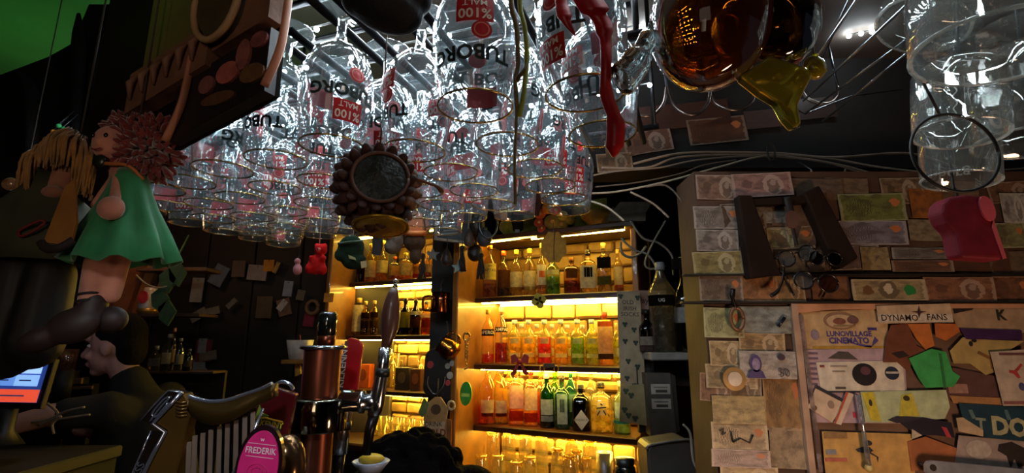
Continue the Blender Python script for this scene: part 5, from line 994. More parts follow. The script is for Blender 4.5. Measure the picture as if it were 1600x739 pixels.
# ------------------------------------------------------------ cables
CB=mat('#8a7866',.6,var=.2)
for i,(pts,r,c,lab) in enumerate([
 ([(905,302),(960,300),(1040,284),(1120,262),(1200,243),(1290,247),(1380,262),(1480,270),(1620,262)],2,'#9a8a76','long pale cable drooping lowest across the beam'),
 ([(940,262),(1010,262),(1060,246),(1150,242),(1240,246),(1330,262),(1440,294),(1560,300),(1620,302)],2.2,'#8a7460','brown cable running over the others to the red plush'),
 ([(900,280),(960,268),(1030,262),(1090,250),(1180,244),(1280,252),(1340,268),(1400,285),(1470,290)],1.8,'#7a6a58','middle brown cable on the beam'),
 ([(990,256),(1060,240),(1140,238),(1220,240),(1300,246),(1420,240),(1500,262),(1620,280)],2.4,'#94806a','topmost pale brown cable on the beam'),
 ([(930,292),(990,286),(1060,272),(1100,258),(1150,250)],1.4,'#5a4a3c','thin dark cable left of the bundle'),
 ([(985,300),(1020,318),(1045,340)],2,'#8a7c6c','short cable dropping left of the wall corner'),
 ([(905,310),(945,322),(975,345)],2,'#a09684','short pale cable dropping over the white box'),
 ([(1010,292),(1040,290),(1062,310),(1068,330)],1.8,'#6a5c50','short looping cable by the wall corner')]):
    L=[P(a,b,1.36) for a,b in pts]; t0=L[0]
    single('cable',G().tube(bez([q-t0 for q in L],8),r*.0015,6),mat(c,.6,var=.15),lab,'cable',t0)
p,k=at(1294,272,1.3); t=thing('metal_arc','thin pale metal ring half showing above the pinkish note row','ring',p); part('arc',G(k).tube(bez([(-26,0,8),(-20,0,-10),(0,0,-18),(20,0,-10),(28,0,8)],6),1.8,6),mat('#a89888',.3,.8),t); part('stay',G(k).tube([(-26,0,8),(-26,30,30)],1.5,5),STEEL,t)
p,k=at(1205,238,1.33); t=thing('cable_tie','small black tie round the cable bundle','tie',p); part('band',G(k).ring((0,0),6,14,0,1.8,16),mat('#16120f',.6),t)
# tangle of cables in the recess
for i,(pts,r,lab) in enumerate([([(970,372),(990,390),(1012,398),(1026,420),(1022,440)],2.2,'grey cable looping at the top of the recess'),([(985,345),(1005,372),(1030,380),(1050,400),(1052,430)],2,'grey cable hanging beside the two big bottles'),([(1040,345),(1020,380),(1008,410),(1016,420),(1040,416)],2,'grey cable knotted above the clear bottle'),([(970,378),(972,395),(985,402),(1000,396),(1010,385)],2.4,'grey cable curling at the right shelf edge')]):
    L=[P(a,b,1.95) for a,b in pts]; single('cable',G().tube(bez([q-L[0] for q in L],8),r*.0021,6),mat('#8a847c',.5,var=.15),lab,'cable',L[0])
# ------------------------------------------------------------ recess between shelf unit and wall
Yr=1.85
sh=thing('recess_shelf','small pale grey shelf with the two big bottles in the dark recess','shelf',P(1058,556,Yr)); k=K(1058,556,Yr)
part('board',G(k).bbox((-2,26,-1),(80,60,12),.3),mat('#8a8680',.5),sh); part('bracket',G(k).prism([(-30,-7),(-26,-7),(-26,-30),(-30,-30)],40,56),STEEL,sh); part('bracket',G(k).prism([(26,-7),(30,-7),(30,-30),(26,-30)],40,56),STEEL,sh)
part('wall_batten',G(k).box((0,62,-20),(120,12,60)),mat('#1c1512',.7),sh)
zs=sh.location.z+5*k
def big(px,top,w_,kind,tint,liq,lvl,lab,cap,d,txt=None,dy=.06,haze=.05):
    p=P(px,552,Yr+dy); kk=K(px,552,Yr+dy); h=P(px,top,Yr+dy).z-zs
    return bottle((p.x,p.y,zs),math.atan2(-p.x,p.y),h,w_*kk/2,kind,tint,liq,lvl,lab,cap,d,None,txt,haze)
b_=big(1039,410,44,'taper','#f0ece0','#d8d0c0',.52,[(.5,.62,'#1a1614',2.2)],'#9a9a9e','big clear tapered bottle with metal pourer on the grey shelf',(0,'#c8c0b0',[('UG',.56,.05)]),haze=.1)
h=P(1039,410,Yr+.06).z-zs; part('steel_pourer',G().lathe([(.011,h*.82),(.012,h*.86),(.0125,h*.93),(.006,h*.95),(.004,h),(0,h)],14),mat('#b0b0b4',.25,.9),b_)
big(1076,402,34,'wine','#14100e','#0c0a0a',.6,[(.3,.46,'#b8b4b0',2.4),(.5,.54,'#3a3634',2.4),(.86,.98,'#22201f',3)],'#c0bcb4','tall black bottle with white label strip on the grey shelf')
big(1013,484,26,'wine','#120e0e','#0a0808',.6,[(.16,.36,'#a89888',2.2),(.02,.14,'#5a4440',2.2)],'#1a1414','dark bottle with skull like white label left of the clear bottle',dy=.1)
p,k=at(985,535,1.97); t=thing('sock_card','tall cream card with shamrocks lettered IRISH SOCKS on the shelf unit edge','card',p,(0,.03,-.2))
q=part('card',G(k).prism([(-20,80),(16,80),(22,-84),(-16,-80)],-1.5,1.5),mat('#a08c70',.8,scale=20),t); part('lettering',G(k).flat('OLD',9,-3,62,-2,0,.01),mat('#3a2c22',.6),q); part('lettering',G(k).flat('IRISH',9,0,52,-2,0,.01),mat('#3a2c22',.6),q); part('lettering',G(k).flat('SOCKS',9,0,43,-2,0,.01),mat('#3a2c22',.6),q)
for x,z in((-8,28),(6,20),(-8,2),(8,0),(-4,-28),(10,-36),(-6,-54),(8,-64),(12,70),(-14,72)):
    g=G(k)
    for a in(0,2.1,4.2): g.disc((x+2.2*math.cos(a+.5),z+2.2*math.sin(a+.5)),2.2,2.2,-2.2,-1.5,8)
    part('shamrock',g.tube([(x,-2,z),(x+1,-2,z-5)],.6,4),mat('#28362a',.7),q)
part('peg',G(k).tube([(0,0,78),(0,24,80)],1.5,5),STEEL,t)
p,k=at(1005,490,1.99); t=thing('slogan_poster','dim pinkish poster lettered day for above a red and green band in the recess','poster',p); q=part('sheet',G(k).prism([(-16,36),(38,36),(38,-60),(-16,-60)],-1,1),mat('#8a6e66',.8),t); part('lettering',G(k).flat('day for',13,10,20,-1.6,0,.01),mat('#2a1a1a',.6),q); part('lettering',G(k).flat('NESS',12,4,2,-1.6,0,.02),mat('#2a1a1a',.6),q); part('green_band',G(k).box((6,-1.6,-16),(34,.6,9)),mat('#7a8a50',.7),q); part('red_band',G(k).box((6,-1.6,-26),(34,.6,12)),mat('#8a2424',.7),q); part('pin',G(k).tube([(0,0,34),(0,80,34)],1.5,5),STEEL,t)
p,k=at(990,632,1.95); t=thing('cream_pouch','cream paper pouch printed with shamrocks hanging below the sock card','pouch',p,(0,.04,-.15)); q=part('body',G(k).prism([(-20,28),(22,32),(22,-30),(-22,-26)],-3,3),mat('#a08c64',.8,scale=22,bump=.2),t)
for x,z in((-12,20),(-4,14),(-14,-8),(-8,-16),(2,-20)):
    g=G(k)
    for a in(0,2.1,4.2): g.disc((x+2.5*math.cos(a+.5),z+2.5*math.sin(a+.5)),2.6,2.6,-3.8,-3,8)
    part('shamrock',g,mat('#3e4a34',.7),q)
part('peg',G(k).tube([(0,0,28),(0,20,34)],1.5,5),STEEL,t)
p,k=at(1030,645,1.9); t=thing('grey_metal_box','scuffed grey metal wall box with two white printed labels','box',p); q=part('body',G(k).prism([(-18,60),(20,60),(24,-30),(-16,-34)],-4,26),mat('#5c5650',.5,.3,scale=16,bump=.2),t); part('box_side',G(k).prism([(20,60),(28,56),(30,-26),(24,-30)],-2,26),mat('#46413c',.5,.3),t)
for z in(36,14):
    l=part('white_label',G(k).box((3,-4.6,z),(30,.8,15)),mat('#b8aca0',.5),q); part('barcode',G(k).box((4,-5.3,z-3),(18,.5,4)),mat('#4a4440',.5),l); part('print_line',G(k).box((3,-5.3,z+3),(22,.5,1.6)),mat('#6a625c',.5),l)
part('conduit',G(k).tube([(6,10,-34),(6,10,-56)],7,12),mat('#7a7268',.5),t); part('wall_plate',G(k).box((4,32,16),(60,10,100)),mat('#1a1512',.7),t)
p,k=at(1052,715,1.62); t=thing('grey_tank','big pale grey metal tank with rolled edge at the foot of the recess','tank',p); q=part('body',G(k).prism([(-42,14),(-36,20),(20,28),(32,22),(38,8),(42,-120),(-40,-120)],-6,60),mat('#5a5856',.45,.4,scale=10),t); bv=q.modifiers.new('bevel','BEVEL'); bv.width=4*k; bv.segments=2; part('rolled_edge',G(k).tube(bez([(-42,-7,14),(-36,-7,20),(20,-7,28),(32,-7,22),(38,-7,8)],4),2.2,6),mat('#84807c',.4,.5),t); part('stand',G(k).tube([(0,30,-118),(0,30,-p.z/k)],20,14),mat('#2a2624',.6),t)
p,k=at(1108,690,1.4); t=thing('steel_coat_rail','upright shiny steel bar with folded grey bag against the wall edge','rail',p); part('bar',G(k).tube(bez([(-14,0,58),(-6,-6,44),(-2,-4,10),(0,0,-60),(0,0,-p.z/k)],5),[5]*5+[6]*16,8,.6),mat('#6a6460',.25,.8),t); part('folded_bag',G(k).prism([(-2,50),(8,46),(12,-70),(2,-70)],-4,8),mat('#7a7068',.6,bump=.3),t); part('cord',G(k).tube(bez([(-36,10,24),(-26,8,10),(-24,8,-30),(-14,6,-50)],5),2,6),mat('#9a9288',.6),t)
p,k=at(1060,600,2.3); single('recess_cabinet',G(k).bbox((6,60,(50-p.z/k)/2),(60,90,p.z/k+50),.05),mat('#2c2020',.7,scale=8),'dim brown wooden box behind the grey shelf in the recess','box',p)
p,k=at(976,720,1.9); t=thing('glass_jar','dark jar with steel lid at the foot of the recess','jar',p); part('body',G(k).lathe([(0,-120),(16,-120),(17,-20),(15,-8),(13,-6)],18),thin('#284048',.2,.8,.05,.1),t); part('lid',G(k).lathe([(14,-6),(15,4),(0,5)],18),STEEL,t)
# ------------------------------------------------------------ rag dolls hanging at the left
def doll(px,py,Y,label,hair,skin,dress,blobs,legs,extra):
    p,k=at(px,py,Y); t=thing('rag_doll',label,'doll',p)
    g=G(k)
    for q in blobs:
        if len(q)==2: g.ball(q[0],q[1],14,10)
        else: g.cap(q[0],q[1],q[2],q[3],12)
    fuse(part('body',g,mat(skin,.8,sheen=.4,scale=40),t),.003,6)
    return t,k,p
def curls(k,c,r,n,sz,col,seed,parent,name='hair',squash=(1,.8,1)):
    rnd=random.Random(seed); g=G(k)
    for i in range(n):
        u=rnd.uniform(-1,1); a=rnd.uniform(0,2*PI); q=math.sqrt(1-u*u); v=V((q*math.cos(a)*squash[0],q*math.sin(a)*squash[1],u*squash[2]))
        d=v.normalized(); o=V(c)+V((v.x*r[0],v.y*r[1],v.z*r[2]))*rnd.uniform(.6,1); s=V((rnd.uniform(-1,1),rnd.uniform(-1,1),rnd.uniform(-1,1)))*sz
        g.tube([o-d*sz*.6,o+s*.5+d*sz*.3,o+d*sz+s*.3],[sz*.36,sz*.42,sz*.12],5)
    q=part(name,g,mat(col,.85,sheen=.6,var=.4,scale=60),parent); return q
Yd=.6
t,k,p=doll(180,300,Yd,'rag doll with curly red hair, green dress and striped socks at the left',None,'#b87a62',None,
 [((-16,-4,78),(26,24,30)),((-16,-28,72),(5,6,5)),((0,0,50),(10,5,-20),14,18),((8,-8,30),(32,-36,-34),9,9),((34,-44,-38),(20,14,19)),((0,0,30),(-20,-8,-24),8,8),((-4,-6,-60),(-8,-4,-172),18,15),((22,8,-60),(14,8,-160),16,13)],None,None)
curls(k,(34,10,72),(52,36,52),420,13,'#6a1812',3,t); curls(k,(-6,14,112),(34,24,20),120,12,'#5c1410',5,t)
for sx in(-26,-6): 
    e=part('button_eye',G(k).ball((sx-2,-26,84),(3,2,4),8,6),mat('#120c0a',.2),t)
part('mouth',G(k).tube(bez([(-26,-27,62),(-18,-30,59),(-10,-28,62)],4),1.2,5),mat('#7a2020',.6),t)
part('collar',G(k).tube(bez([(-22,-14,44),(0,-24,38),(30,-20,36),(46,-6,18)],5),3,6),mat('#a8602c',.6),t); part('brooch',G(k).ball((-12,-24,42),(11,5,11),12,8),mat('#1a2018',.3),t)
# pleated skirt and bodice
g=G(k); n=48; rows=[(36,16,14),(20,24,20),(0,30,24),(-30,42,30),(-70,62,40),(-112,78,48)]
vs=[]
for z,rx,ry in rows:
    for i in range(n):
        a=2*PI*i/n; f=1+.13*math.sin(a*9)*max(0,(30-z))/140; vs.append((22+rx*f*math.cos(a)-z*.05,ry*f*math.sin(a),z+(4*math.sin(a*9)*max(0,-z)/112)))
g.add(vs,[(j*n+i,j*n+(i+1)%n,(j+1)*n+(i+1)%n,(j+1)*n+i) for j in range(len(rows)-1) for i in range(n)],True)
q=part('green_dress',g,mat('#1c7a44',.7,sheen=.4,scale=40,var=.15),t); sd=q.modifiers.new('solid','SOLIDIFY'); sd.thickness=2*k
part('apron',G(k).prism([(-34,-6),(-22,4),(-8,-60),(-10,-94),(-50,-90),(-44,-60)],-50,-46),mat('#8a5a20',.7,scale=30),t); part('apron_hem',G(k).tube(bez([(-52,-50,-90),(-40,-53,-100),(-20,-54,-98),(-8,-48,-86)],5),6,8),mat('#1a100c',.8),t)
for z in(-160,-170): part('sock_stripe',G(k).lathe([(15.6,-2),(17,0),(15.6,2)],20,MX.Rotation(-.15,3,'Y'),at=(-8,-4,z)),mat('#140e10',.8),t)
fuse(part('shoe',G(k).ball((-22,-8,-206),(40,22,26),14,10,MX.Rotation(-.35,3,'Y')).ball((-62,-12,-226),(34,20,18),14,10,MX.Rotation(-.4,3,'Y')).cap((-4,0,-172),(-8,0,-196),19,22),mat('#2a1a16',.6,scale=30),t),.003); part('shoe',G(k).ball((14,14,-196),(24,18,20),14,10),mat('#241612',.6),t)
part('hanging_cord',G(k).tube([(20,0,110),(20,0,(CEIL+.005-p.z)/k)],1.5,5),mat('#3a3028',.8),t)
t,k,p=doll(90,300,.69,'rag doll with straw blond hair and grey green dress at the far left',None,'#a06850',None,
 [((14,6,60),(30,26,32)),((6,0,30),(0,0,-30),16,20),((-4,-8,20),(14,-20,-6),8,8),((14,-22,-8),(18,12,11)),((-30,0,-120),(-34,0,-210),26,22),((10,4,-120),(6,4,-200),24,20)],None,None)
rnd=random.Random(9); g=G(k)
for i in range(300):
    x=rnd.uniform(-42,62); y=rnd.uniform(-30,20)*(1-abs(x-6)/90); zt=96-abs(x-16)*.5+rnd.uniform(-6,6); 
    zb=rnd.uniform(28,46) if -18<x<40 else rnd.uniform(-16,20)
    g.tube(bez([(14+(x-14)*.5,y*.6,zt),(x,y-12,(zt+zb)/2+10),(x+rnd.uniform(-4,4),y-10,zb)],3),[2.2]*4+[2.4,2,1],5)
part('hair',g,mat('#9a6c2c',.8,sheen=.5,var=.35,scale=50),t); part('hair_bunch',G(k).ball((-36,0,62),(16,12,14),12,8),mat('#9a6c2c',.8,bump=.5,scale=60),t)
g=G(k); vs=[]; rows=[(30,18,16),(0,36,26),(-30,70,40),(-70,92,46),(-112,104,50)]
for z,rx,ry in rows:
    for i in range(n):
        a=2*PI*i/n; f=1+.08*math.sin(a*8)*max(0,(30-z))/140; vs.append((-18+rx*f*math.cos(a),ry*f*math.sin(a),z))
q=part('grey_green_dress',g.add(vs,[(j*n+i,j*n+(i+1)%n,(j+1)*n+(i+1)%n,(j+1)*n+i) for j in range(len(rows)-1) for i in range(n)],True),mat('#3a3c28',.8,scale=20,var=.3),t); sd=q.modifiers.new('solid','SOLIDIFY'); sd.thickness=2*k
part('red_heart_patch',G(k).tube(bez([(4,-52,-76),(12,-54,-70),(30,-50,-58),(34,-48,-62),(22,-52,-76),(10,-54,-82),(4,-52,-76)],4),2,6),mat('#7a1c20',.7),t); part('glass_bead',G(k).ball((-66,-10,10),(12,8,10),12,8),thin('#c8a080',.2,.9,.05,.15),t)
fuse(part('boot',G(k).cap((-32,0,-130),(-36,0,-240),40,44).ball((-60,-10,-236),(40,30,26)).cap((8,4,-130),(2,4,-230),34,40),mat('#0c0a0a',.6),t),.004)
part('hanging_cord',G(k).tube([(14,6,90),(14,6,(CEIL+.005-p.z)/k)],1.5,5),mat('#3a3028',.8),t)
# dark cloth and foil under the green lit ceiling
p,k=at(105,180,1.05); t=thing('black_drape','black draped cloth hanging from the ceiling at the upper left','cloth',p)
out=[(8,190),(-6,120),(-40,96),(-75,80),(-120,60),(-125,-60),(-110,-110),(40,-130),(95,-40),(112,20),(100,80),(118,190)]
q=part('cloth',G(k).prism(out,-8,10),mat('#0a0908',.95,scale=12,bump=.6,spec=.1),t)
for a in([(-2,-12,170),(20,-16,60),(30,-14,-60)],[(60,-12,180),(50,-18,60),(70,-14,-40)],[(-80,-12,70),(-40,-18,20),(-30,-14,-90)]): part('fold',G(k).tube(bez(a,5),[3,6,10,12,12,12,12,11,9,6,3],8,.6),mat('#0a0908',.95,bump=.4,spec=.1),q)
part('hanging_cord',G(k).tube([(60,2,180),(60,2,(CEIL+.005-p.z)/k)],2,5),STEEL,t)
for i,(x,y,r,c) in enumerate([(92,197,4,'#3a9a5a'),(99,201,3.4,'#2a8a4a'),(84,206,4,'#b87a20')]):
    q,k=at(x,y,.98); t=thing('glass_bead','tiny '+['upper green','lower green','amber'][i]+' glass bead above the blond doll','bead',q); part('ball',G(k).ball((0,0,0),r,10,8),mat(c,.1,coat=1),t); part('hanging_cord',G(k).tube([(0,0,r),(0,20,r+30)],.7,5),STEEL,t)
p,k=at(28,332,1.0); t=thing('glass_tray','clear glass dish catching white light at the left edge','dish',p); part('dish',G(k).lathe([(0,-10),(44,-10),(56,8),(54,9),(42,-7),(0,-7)],24),thin('#d8e4ec',.2,.9,.05,.12),t); cord(t,k,0,-8,None,p)
p,k=at(250,25,1.3); t=thing('green_foil','crumpled translucent foil hanging in the green light left of the sign','foil',p); q=part('sheet',G(k).sheet(86,84,10,8,14,0,5),thin('#4a8a5a',.35,.8,.12,.12),t); part('hanging_cord',G(k).tube([(0,0,40),(0,0,(CEIL+.005-p.z)/k)],1.5,5),STEEL,t)
# ------------------------------------------------------------ dim back wall at the left: panels, papers, shelf, bottles
Yl=3.0
o=P(330,500,Yl)
struct('wall_panel',G().box((o.x-.25,Yl+.12,1.25),(2.6,.1,2.5)),mat('#1e1510',.8,scale=8,bump=.3))
for i in range(9): single('wall_plank',G().bbox((0,0,0),(.27,.02,2.3),.3),mat('#22170f',.7,scale=10),'dark upright wall plank behind the pinned papers, number %s from the left'%['one','two','three','four','five','six','seven','eight','nine'][i],'plank',(o.x-1.4+i*.29,Yl+.055,1.2)) if False else None
wl=bpy.data.objects['wall_panel']
for i in range(9): part('plank',G().bbox((o.x-1.4+i*.29,Yl+.06,1.22),(.28,.02,2.4),.3),mat('#22170f',.7,scale=10),wl)
def pinned(px,py,w_,h_,deg,col,lab,poly=None,name='paper_note',cat='paper',Y=None):
    q,k=at(px,py,(Y or Yl)-.005); g=G(k)
    if poly: g.prism(poly,-1,1)
    else: g.prism([(-w_/2,-h_/2),(w_/2,-h_/2),(w_/2,h_/2),(-w_/2,h_/2)],-1,1)
    t=thing(name,lab,cat,q,(0,math.radians(deg),0)); part('sheet',g,mat(col,.8,var=.2,scale=20),t); part('pin',G(k).tube([(0,-2,h_*.4 if h_ else 0),(0,16,h_*.4 if h_ else 0)],.8,5),STEEL,t)
pinned(308,453,18,38,2,'#8a8478','upright pale paper tag left of the pinned scraps')
pinned(310,492,26,14,-32,'#7a6e5a','first tan scrap pinned aslant at the left'); pinned(333,486,20,12,-14,'#7a6c54','second tan scrap beside the first slanted scrap'); pinned(362,474,18,8,-45,'#6a645c','small grey scrap slanting up to the right')
pinned(342,430,22,32,25,'#5a6068','blue grey folded paper near the top of the left wall'); pinned(402,426,30,24,4,'#8a7c74','rounded pale card under the small hanging glasses'); pinned(373,420,20,26,0,'#5a4838','dark printed card left of the rounded pale card')
pinned(450,451,14,24,4,'#8a8c98','small pale upright card below the pink charm'); pinned(444,480,20,26,-16,'#7a5a40','framed scrap with white paper and coloured dots'); pinned(441,477,10,18,35,'#b0a8a0','white slip on the framed scrap',Y=Yl-.02)
pinned(413,480,24,34,0,'#5a4630','brown photo on the left wall'); pinned(470,461,12,16,10,'#6a604c','olive scrap near the left unit'); pinned(483,498,16,24,5,'#7a1a30','dark magenta ticket behind the short tap handle'); pinned(514,465,15,14,2,'#c88830','orange square note on the side panel of the left unit',Y=2.86)
pinned(318,548,24,34,0,'#7a2428','dark red card above the big white tag'); pinned(325,556,26,14,-10,'#7a6450','tan scrap under the dark red card',Y=Yl-.015); pinned(316,540,12,22,0,'#8a8078','pale slip on the dark red card',Y=Yl-.02)
pinned(310,590,0,0,0,'#8a847c','big white torn tag with punched hole behind the harp tap',[(-20,-40),(-22,10),(-12,28),(6,34),(8,16),(20,4),(4,-10),(2,-40)],'torn_tag','tag')
pinned(420,415,16,18,0,'#b87820','yellow orange scrap lit beside the left unit'); pinned(432,418,6,18,20,'#9a7a3c','thin yellow stick scrap')
# green leaves and cord on the wall, pale figure, boards
q,k=at(262,440,2.46); t=thing('hanging_leaves','dark green leaves hanging beside the brown boards at the left','plant',q)
for a in((0,0),(14,10),(-8,-30),(6,-50)): part('leaf',G(k).prism([(a[0]-14,a[1]+10),(a[0],a[1]+22),(a[0]+14,a[1]+4),(a[0]+4,a[1]-18),(a[0]-10,a[1]-8)],-2,2),mat('#2c4a30',.7),t)
part('cord',G(k).tube(bez([(-48,-4,10),(-30,-4,-4),(-10,-4,-10),(4,0,-6)],5),1.4,5),mat('#8a7a60',.7),t); part('stem',G(k).tube([(0,4,20),(4,30,80)],1.6,5),mat('#2c4a30',.7),t)
q,k=at(205,465,2.6); t=thing('brown_board','upright red brown wooden boards leaning behind the striped socks','board',q)
for x,w_,c in((-36,36,'#6a3420'),(-6,26,'#7a4424'),(22,14,'#8a5428')): part('plank',G(k).prism([(x-w_/2+8,64),(x+w_/2+8,64),(x+w_/2-14,-60),(x-w_/2-14,-60)],-4,6),mat(c,.6,scale=12),t)
part('shelf_board',G(k).bbox((70,0,-28),(110,50,5),.3),mat('#4a3020',.6),t); part('shelf_board',G(k).bbox((70,0,42),(110,40,6),.3),mat('#5a3c28',.6),t); part('side_board',G(k).prism([(52,40),(60,40),(40,-26),(32,-26)],-10,10),mat('#6a4028',.6),t); part('back_post',G(k).box((30,8,-200),(80,6,300)),mat('#2a1810',.7),t)
q,k=at(235,463,2.55); t=thing('painted_jar','red and white painted jar on the little left shelf','jar',(q.x,q.y,P(235,492,2.6).z+.004)); part('body',G(k).lathe([(0,0),(12,0),(15,10),(15,26),(10,36),(9,40),(0,40)],16),mat('#b8a898',.3,coat=.5),t); part('red_panel',G(k).disc((0,24),7,10,-16.5,-14,14),mat('#a82c2c',.4),t); part('gold_foot',G(k).lathe([(12,0),(15.5,3),(15.5,6),(13,8)],16),mat('#c09040',.3,.7),t)
q,k=at(270,582,2.46); t=thing('bottle_shelf','narrow dark shelf with lit front edge behind the bartender','shelf',q); part('board',G(k).bbox((0,14,0),(130,36,4),.3),mat('#4a3626',.4),t); part('back_rail',G(k).box((0,34,-200),(130,6,402)),mat('#1c1410',.7),t)
zt=q.z+.006
for i,(px,top,w_,kd,ti,lc,cp,d) in enumerate([(259,522,18,'std','#c8c0b0','#b0a484','#8a8478','clear spirit bottle with cream label'),(276,528,16,'std','#8a9aa8','#8a8478','#5a5a60','bluish bottle with grey label'),(265,512,10,'wine','#8a6a40','#8a7050','#a87840','slim brown bottle with tan cap'),(240,540,20,'round','#b8b0b0','#7a7470','#6a6664','round clear flask'),(292,545,14,'std','#2a2420','#5a504a','#2a2422','dark bottle')]):
    p=P(px,580,2.47+.03*(i%2)); kk=K(px,580,p.y); bottle((p.x,p.y,zt),math.atan2(-p.x,p.y),P(px,top,p.y).z-zt,w_*kk/2,kd,ti,None,0,[(.2,.5,lc,2)],cp,d+' on the dim shelf behind the bartender','bottles on the dim shelf')
q,k=at(463,562,2.45); t=thing('wall_shelf','small yellow lit wooden bracket shelf under the white pot','shelf',q); part('board',G(k).bbox((4,16,-3),(48,50,6),.3),mat('#9a6a28',.5),t); part('bracket',G(k).prism([(-6,-6),(2,-6),(4,-22),(-4,-26)],10,16),mat('#a8802c',.5),t); part('back_post',G(k).box((4,38,-120),(30,6,260)),mat('#1c1410',.7),t)
t=thing('flower_pot','small white square flower pot on the bracket shelf','pot',(q.x,q.y+.03,q.z+.001)); part('pot',G(k).lathe([(0,0),(13,0),(18,30),(16.5,30),(12,3),(0,3)],20,pw=5),mat('#b8b0a8',.5),t); part('soil',G(k).lathe([(0,27),(16,27)],16),mat('#3a241a',.9),t); part('stem',G(k).tube([(0,0,26),(-2,0,38)],1.2,5),mat('#8a2a20',.7),t)
q,k=at(488,480,2.96); t=thing('tan_ring','brown wooden ring hanging behind the short tap handle','ring',q); part('ring',G(k).ring((0,0),9,10,0,3,20),mat('#7a5a3c',.6),t); part('peg',G(k).tube([(0,0,9),(0,20,12)],1,5),STEEL,t)
q,k=at(465,418,1.15); t=thing('pink_charm','small pink plush charm hanging left of the red bear','charm',q); fuse(part('body',G(k).ball((0,0,-3),(7,6,9)).ball((-1,0,10),(5,5,5)),mat('#b06a70',.8,sheen=.4),t),.002,2); part('hanging_cord',G(k).tube([(0,0,14),(0,0,(FOOT-q.z)/k)],.7,5),STEEL,t)
# ------------------------------------------------------------ till screen, drawers and cables by the bartender
q,k=at(14,598,1.66); t=thing('till_screen','glowing till touch screen with blue and orange keys, left edge','screen',q,(-.12,.03,.1))
part('housing',G(k).bbox((-6,6,0),(124,10,76),.2),mat('#0e0e16',.4),t)
sc_=part('display',G(k).box((-4,.4,2),(104,1,62)),mat('#3a5ab8',.3,emit=.35,var=.08),t)
for x,z,w_,h_,c,e in((-6,23,28,17,'#78a8f0',.8),(25,23,34,17,'#a8d0ff',1.0),(-6,4,28,17,'#6a9cf0',.8),(25,4,34,17,'#90c0ff',.9),(12,-19,72,19,'#ff5a3c',.75),(-44,4,44,60,'#f06048',.55)):
    b=part('key',G(k).box((x,-.6,z),(w_,.8,h_)),mat(c,.3,emit=e,var=.04),sc_)
    if c!='#f06048': part('key_caption',G(k).box((x-2,-1.2,z),(w_*.5,.4,2)),mat('#30508a',.4,emit=.3),b)
part('foot',G(k).tube([(0,12,-36),(0,20,-70),(0,20,-90)],[14,12,30],14),mat('#14141a',.5),t)
q,k=at(90,694,1.95); t=thing('till_counter','dark back counter with till, trays and cables at the left','counter',(q.x-.3,1.72,0)); zt=q.z
part('worktop',G().bbox((0,0,zt-.02),(1.1,.44,.04),.3),mat('#14100d',.6),t); part('cabinet_body',G().box((0,.02,zt/2-.02),(1.06,.40,zt-.04)),mat('#0c0908',.8),t)
for i,(px,py,w_,h_,d) in enumerate([(94,586,36,10,-2),(110,596,34,11,-3),(78,612,30,6,-3),(128,606,30,6,-2)]):
    q,k=at(px,py,2.62); t=thing('label_strip',['upper pale label strip beside the till','lower pale label strip beside the till','pale tray edge right of the till screen','pale tray edge behind the bartender face'][i],'label',q,(0,math.radians(d),0)); part('strip',G(k).bbox((0,2,0),(w_,4,h_*.8),.3),mat('#8a7468',.5),t); part('backing',G(k).box((0,12,-40),(w_*.8,14,90)),mat('#120e0c',.7),t)
for i,(pts,lab) in enumerate([([(50,660),(75,655),(105,642),(132,636)],'pale cable curving by the bartender hand, upper'),([(60,665),(95,650),(82,662),(84,678)],'pale cable looping down by the till'),([(74,630),(90,645),(84,655)],'short pale cable above the loop'),([(92,655),(125,650),(140,648)],'pale straight cable behind the loop')]):
    L=[P(a,b,1.9) for a,b in pts]; single('cable',G().tube(bez([v-L[0] for v in L],6),.0045,6),mat('#7a6858',.6),lab,'cable',L[0])
q,k=at(105,562,2.2); t=thing('beer_tumbler','small glass with a beer line behind the till','glass',q); part('bowl',G(k).lathe([(0,-16),(11,-16),(13,16),(12,16),(10,-13),(0,-13)],16),thin('#d8b890',.12,.8,.05,.1),t); part('beer',G(k).lathe([(0,-12),(10,-12),(11,4),(0,4)],14),mat('#6a3a14',.3),t); part('foam',G(k).lathe([(0,4),(11.2,4),(11.4,8),(0,8)],14),mat('#c0a888',.8),t); part('coaster_post',G(k).tube([(0,0,-16),(0,0,-60)],12,14),mat('#120e0c',.7),t)
q,k=at(72,548,2.1); t=thing('cream_paper_bag','cream paper twist standing behind the till screen','bag',q); part('twist',G(k).prism([(-22,-14),(-6,6),(2,20),(8,4),(0,-16)],-6,6),mat('#8a7858',.8),t); part('base',G(k).prism([(-58,-12),(-22,-14),(-10,-8),(-20,-4)],-5,8),mat('#7a6a50',.8),t); part('stand',G(k).tube([(-10,8,-12),(-10,8,-80)],8,10),mat('#120e0c',.7),t)
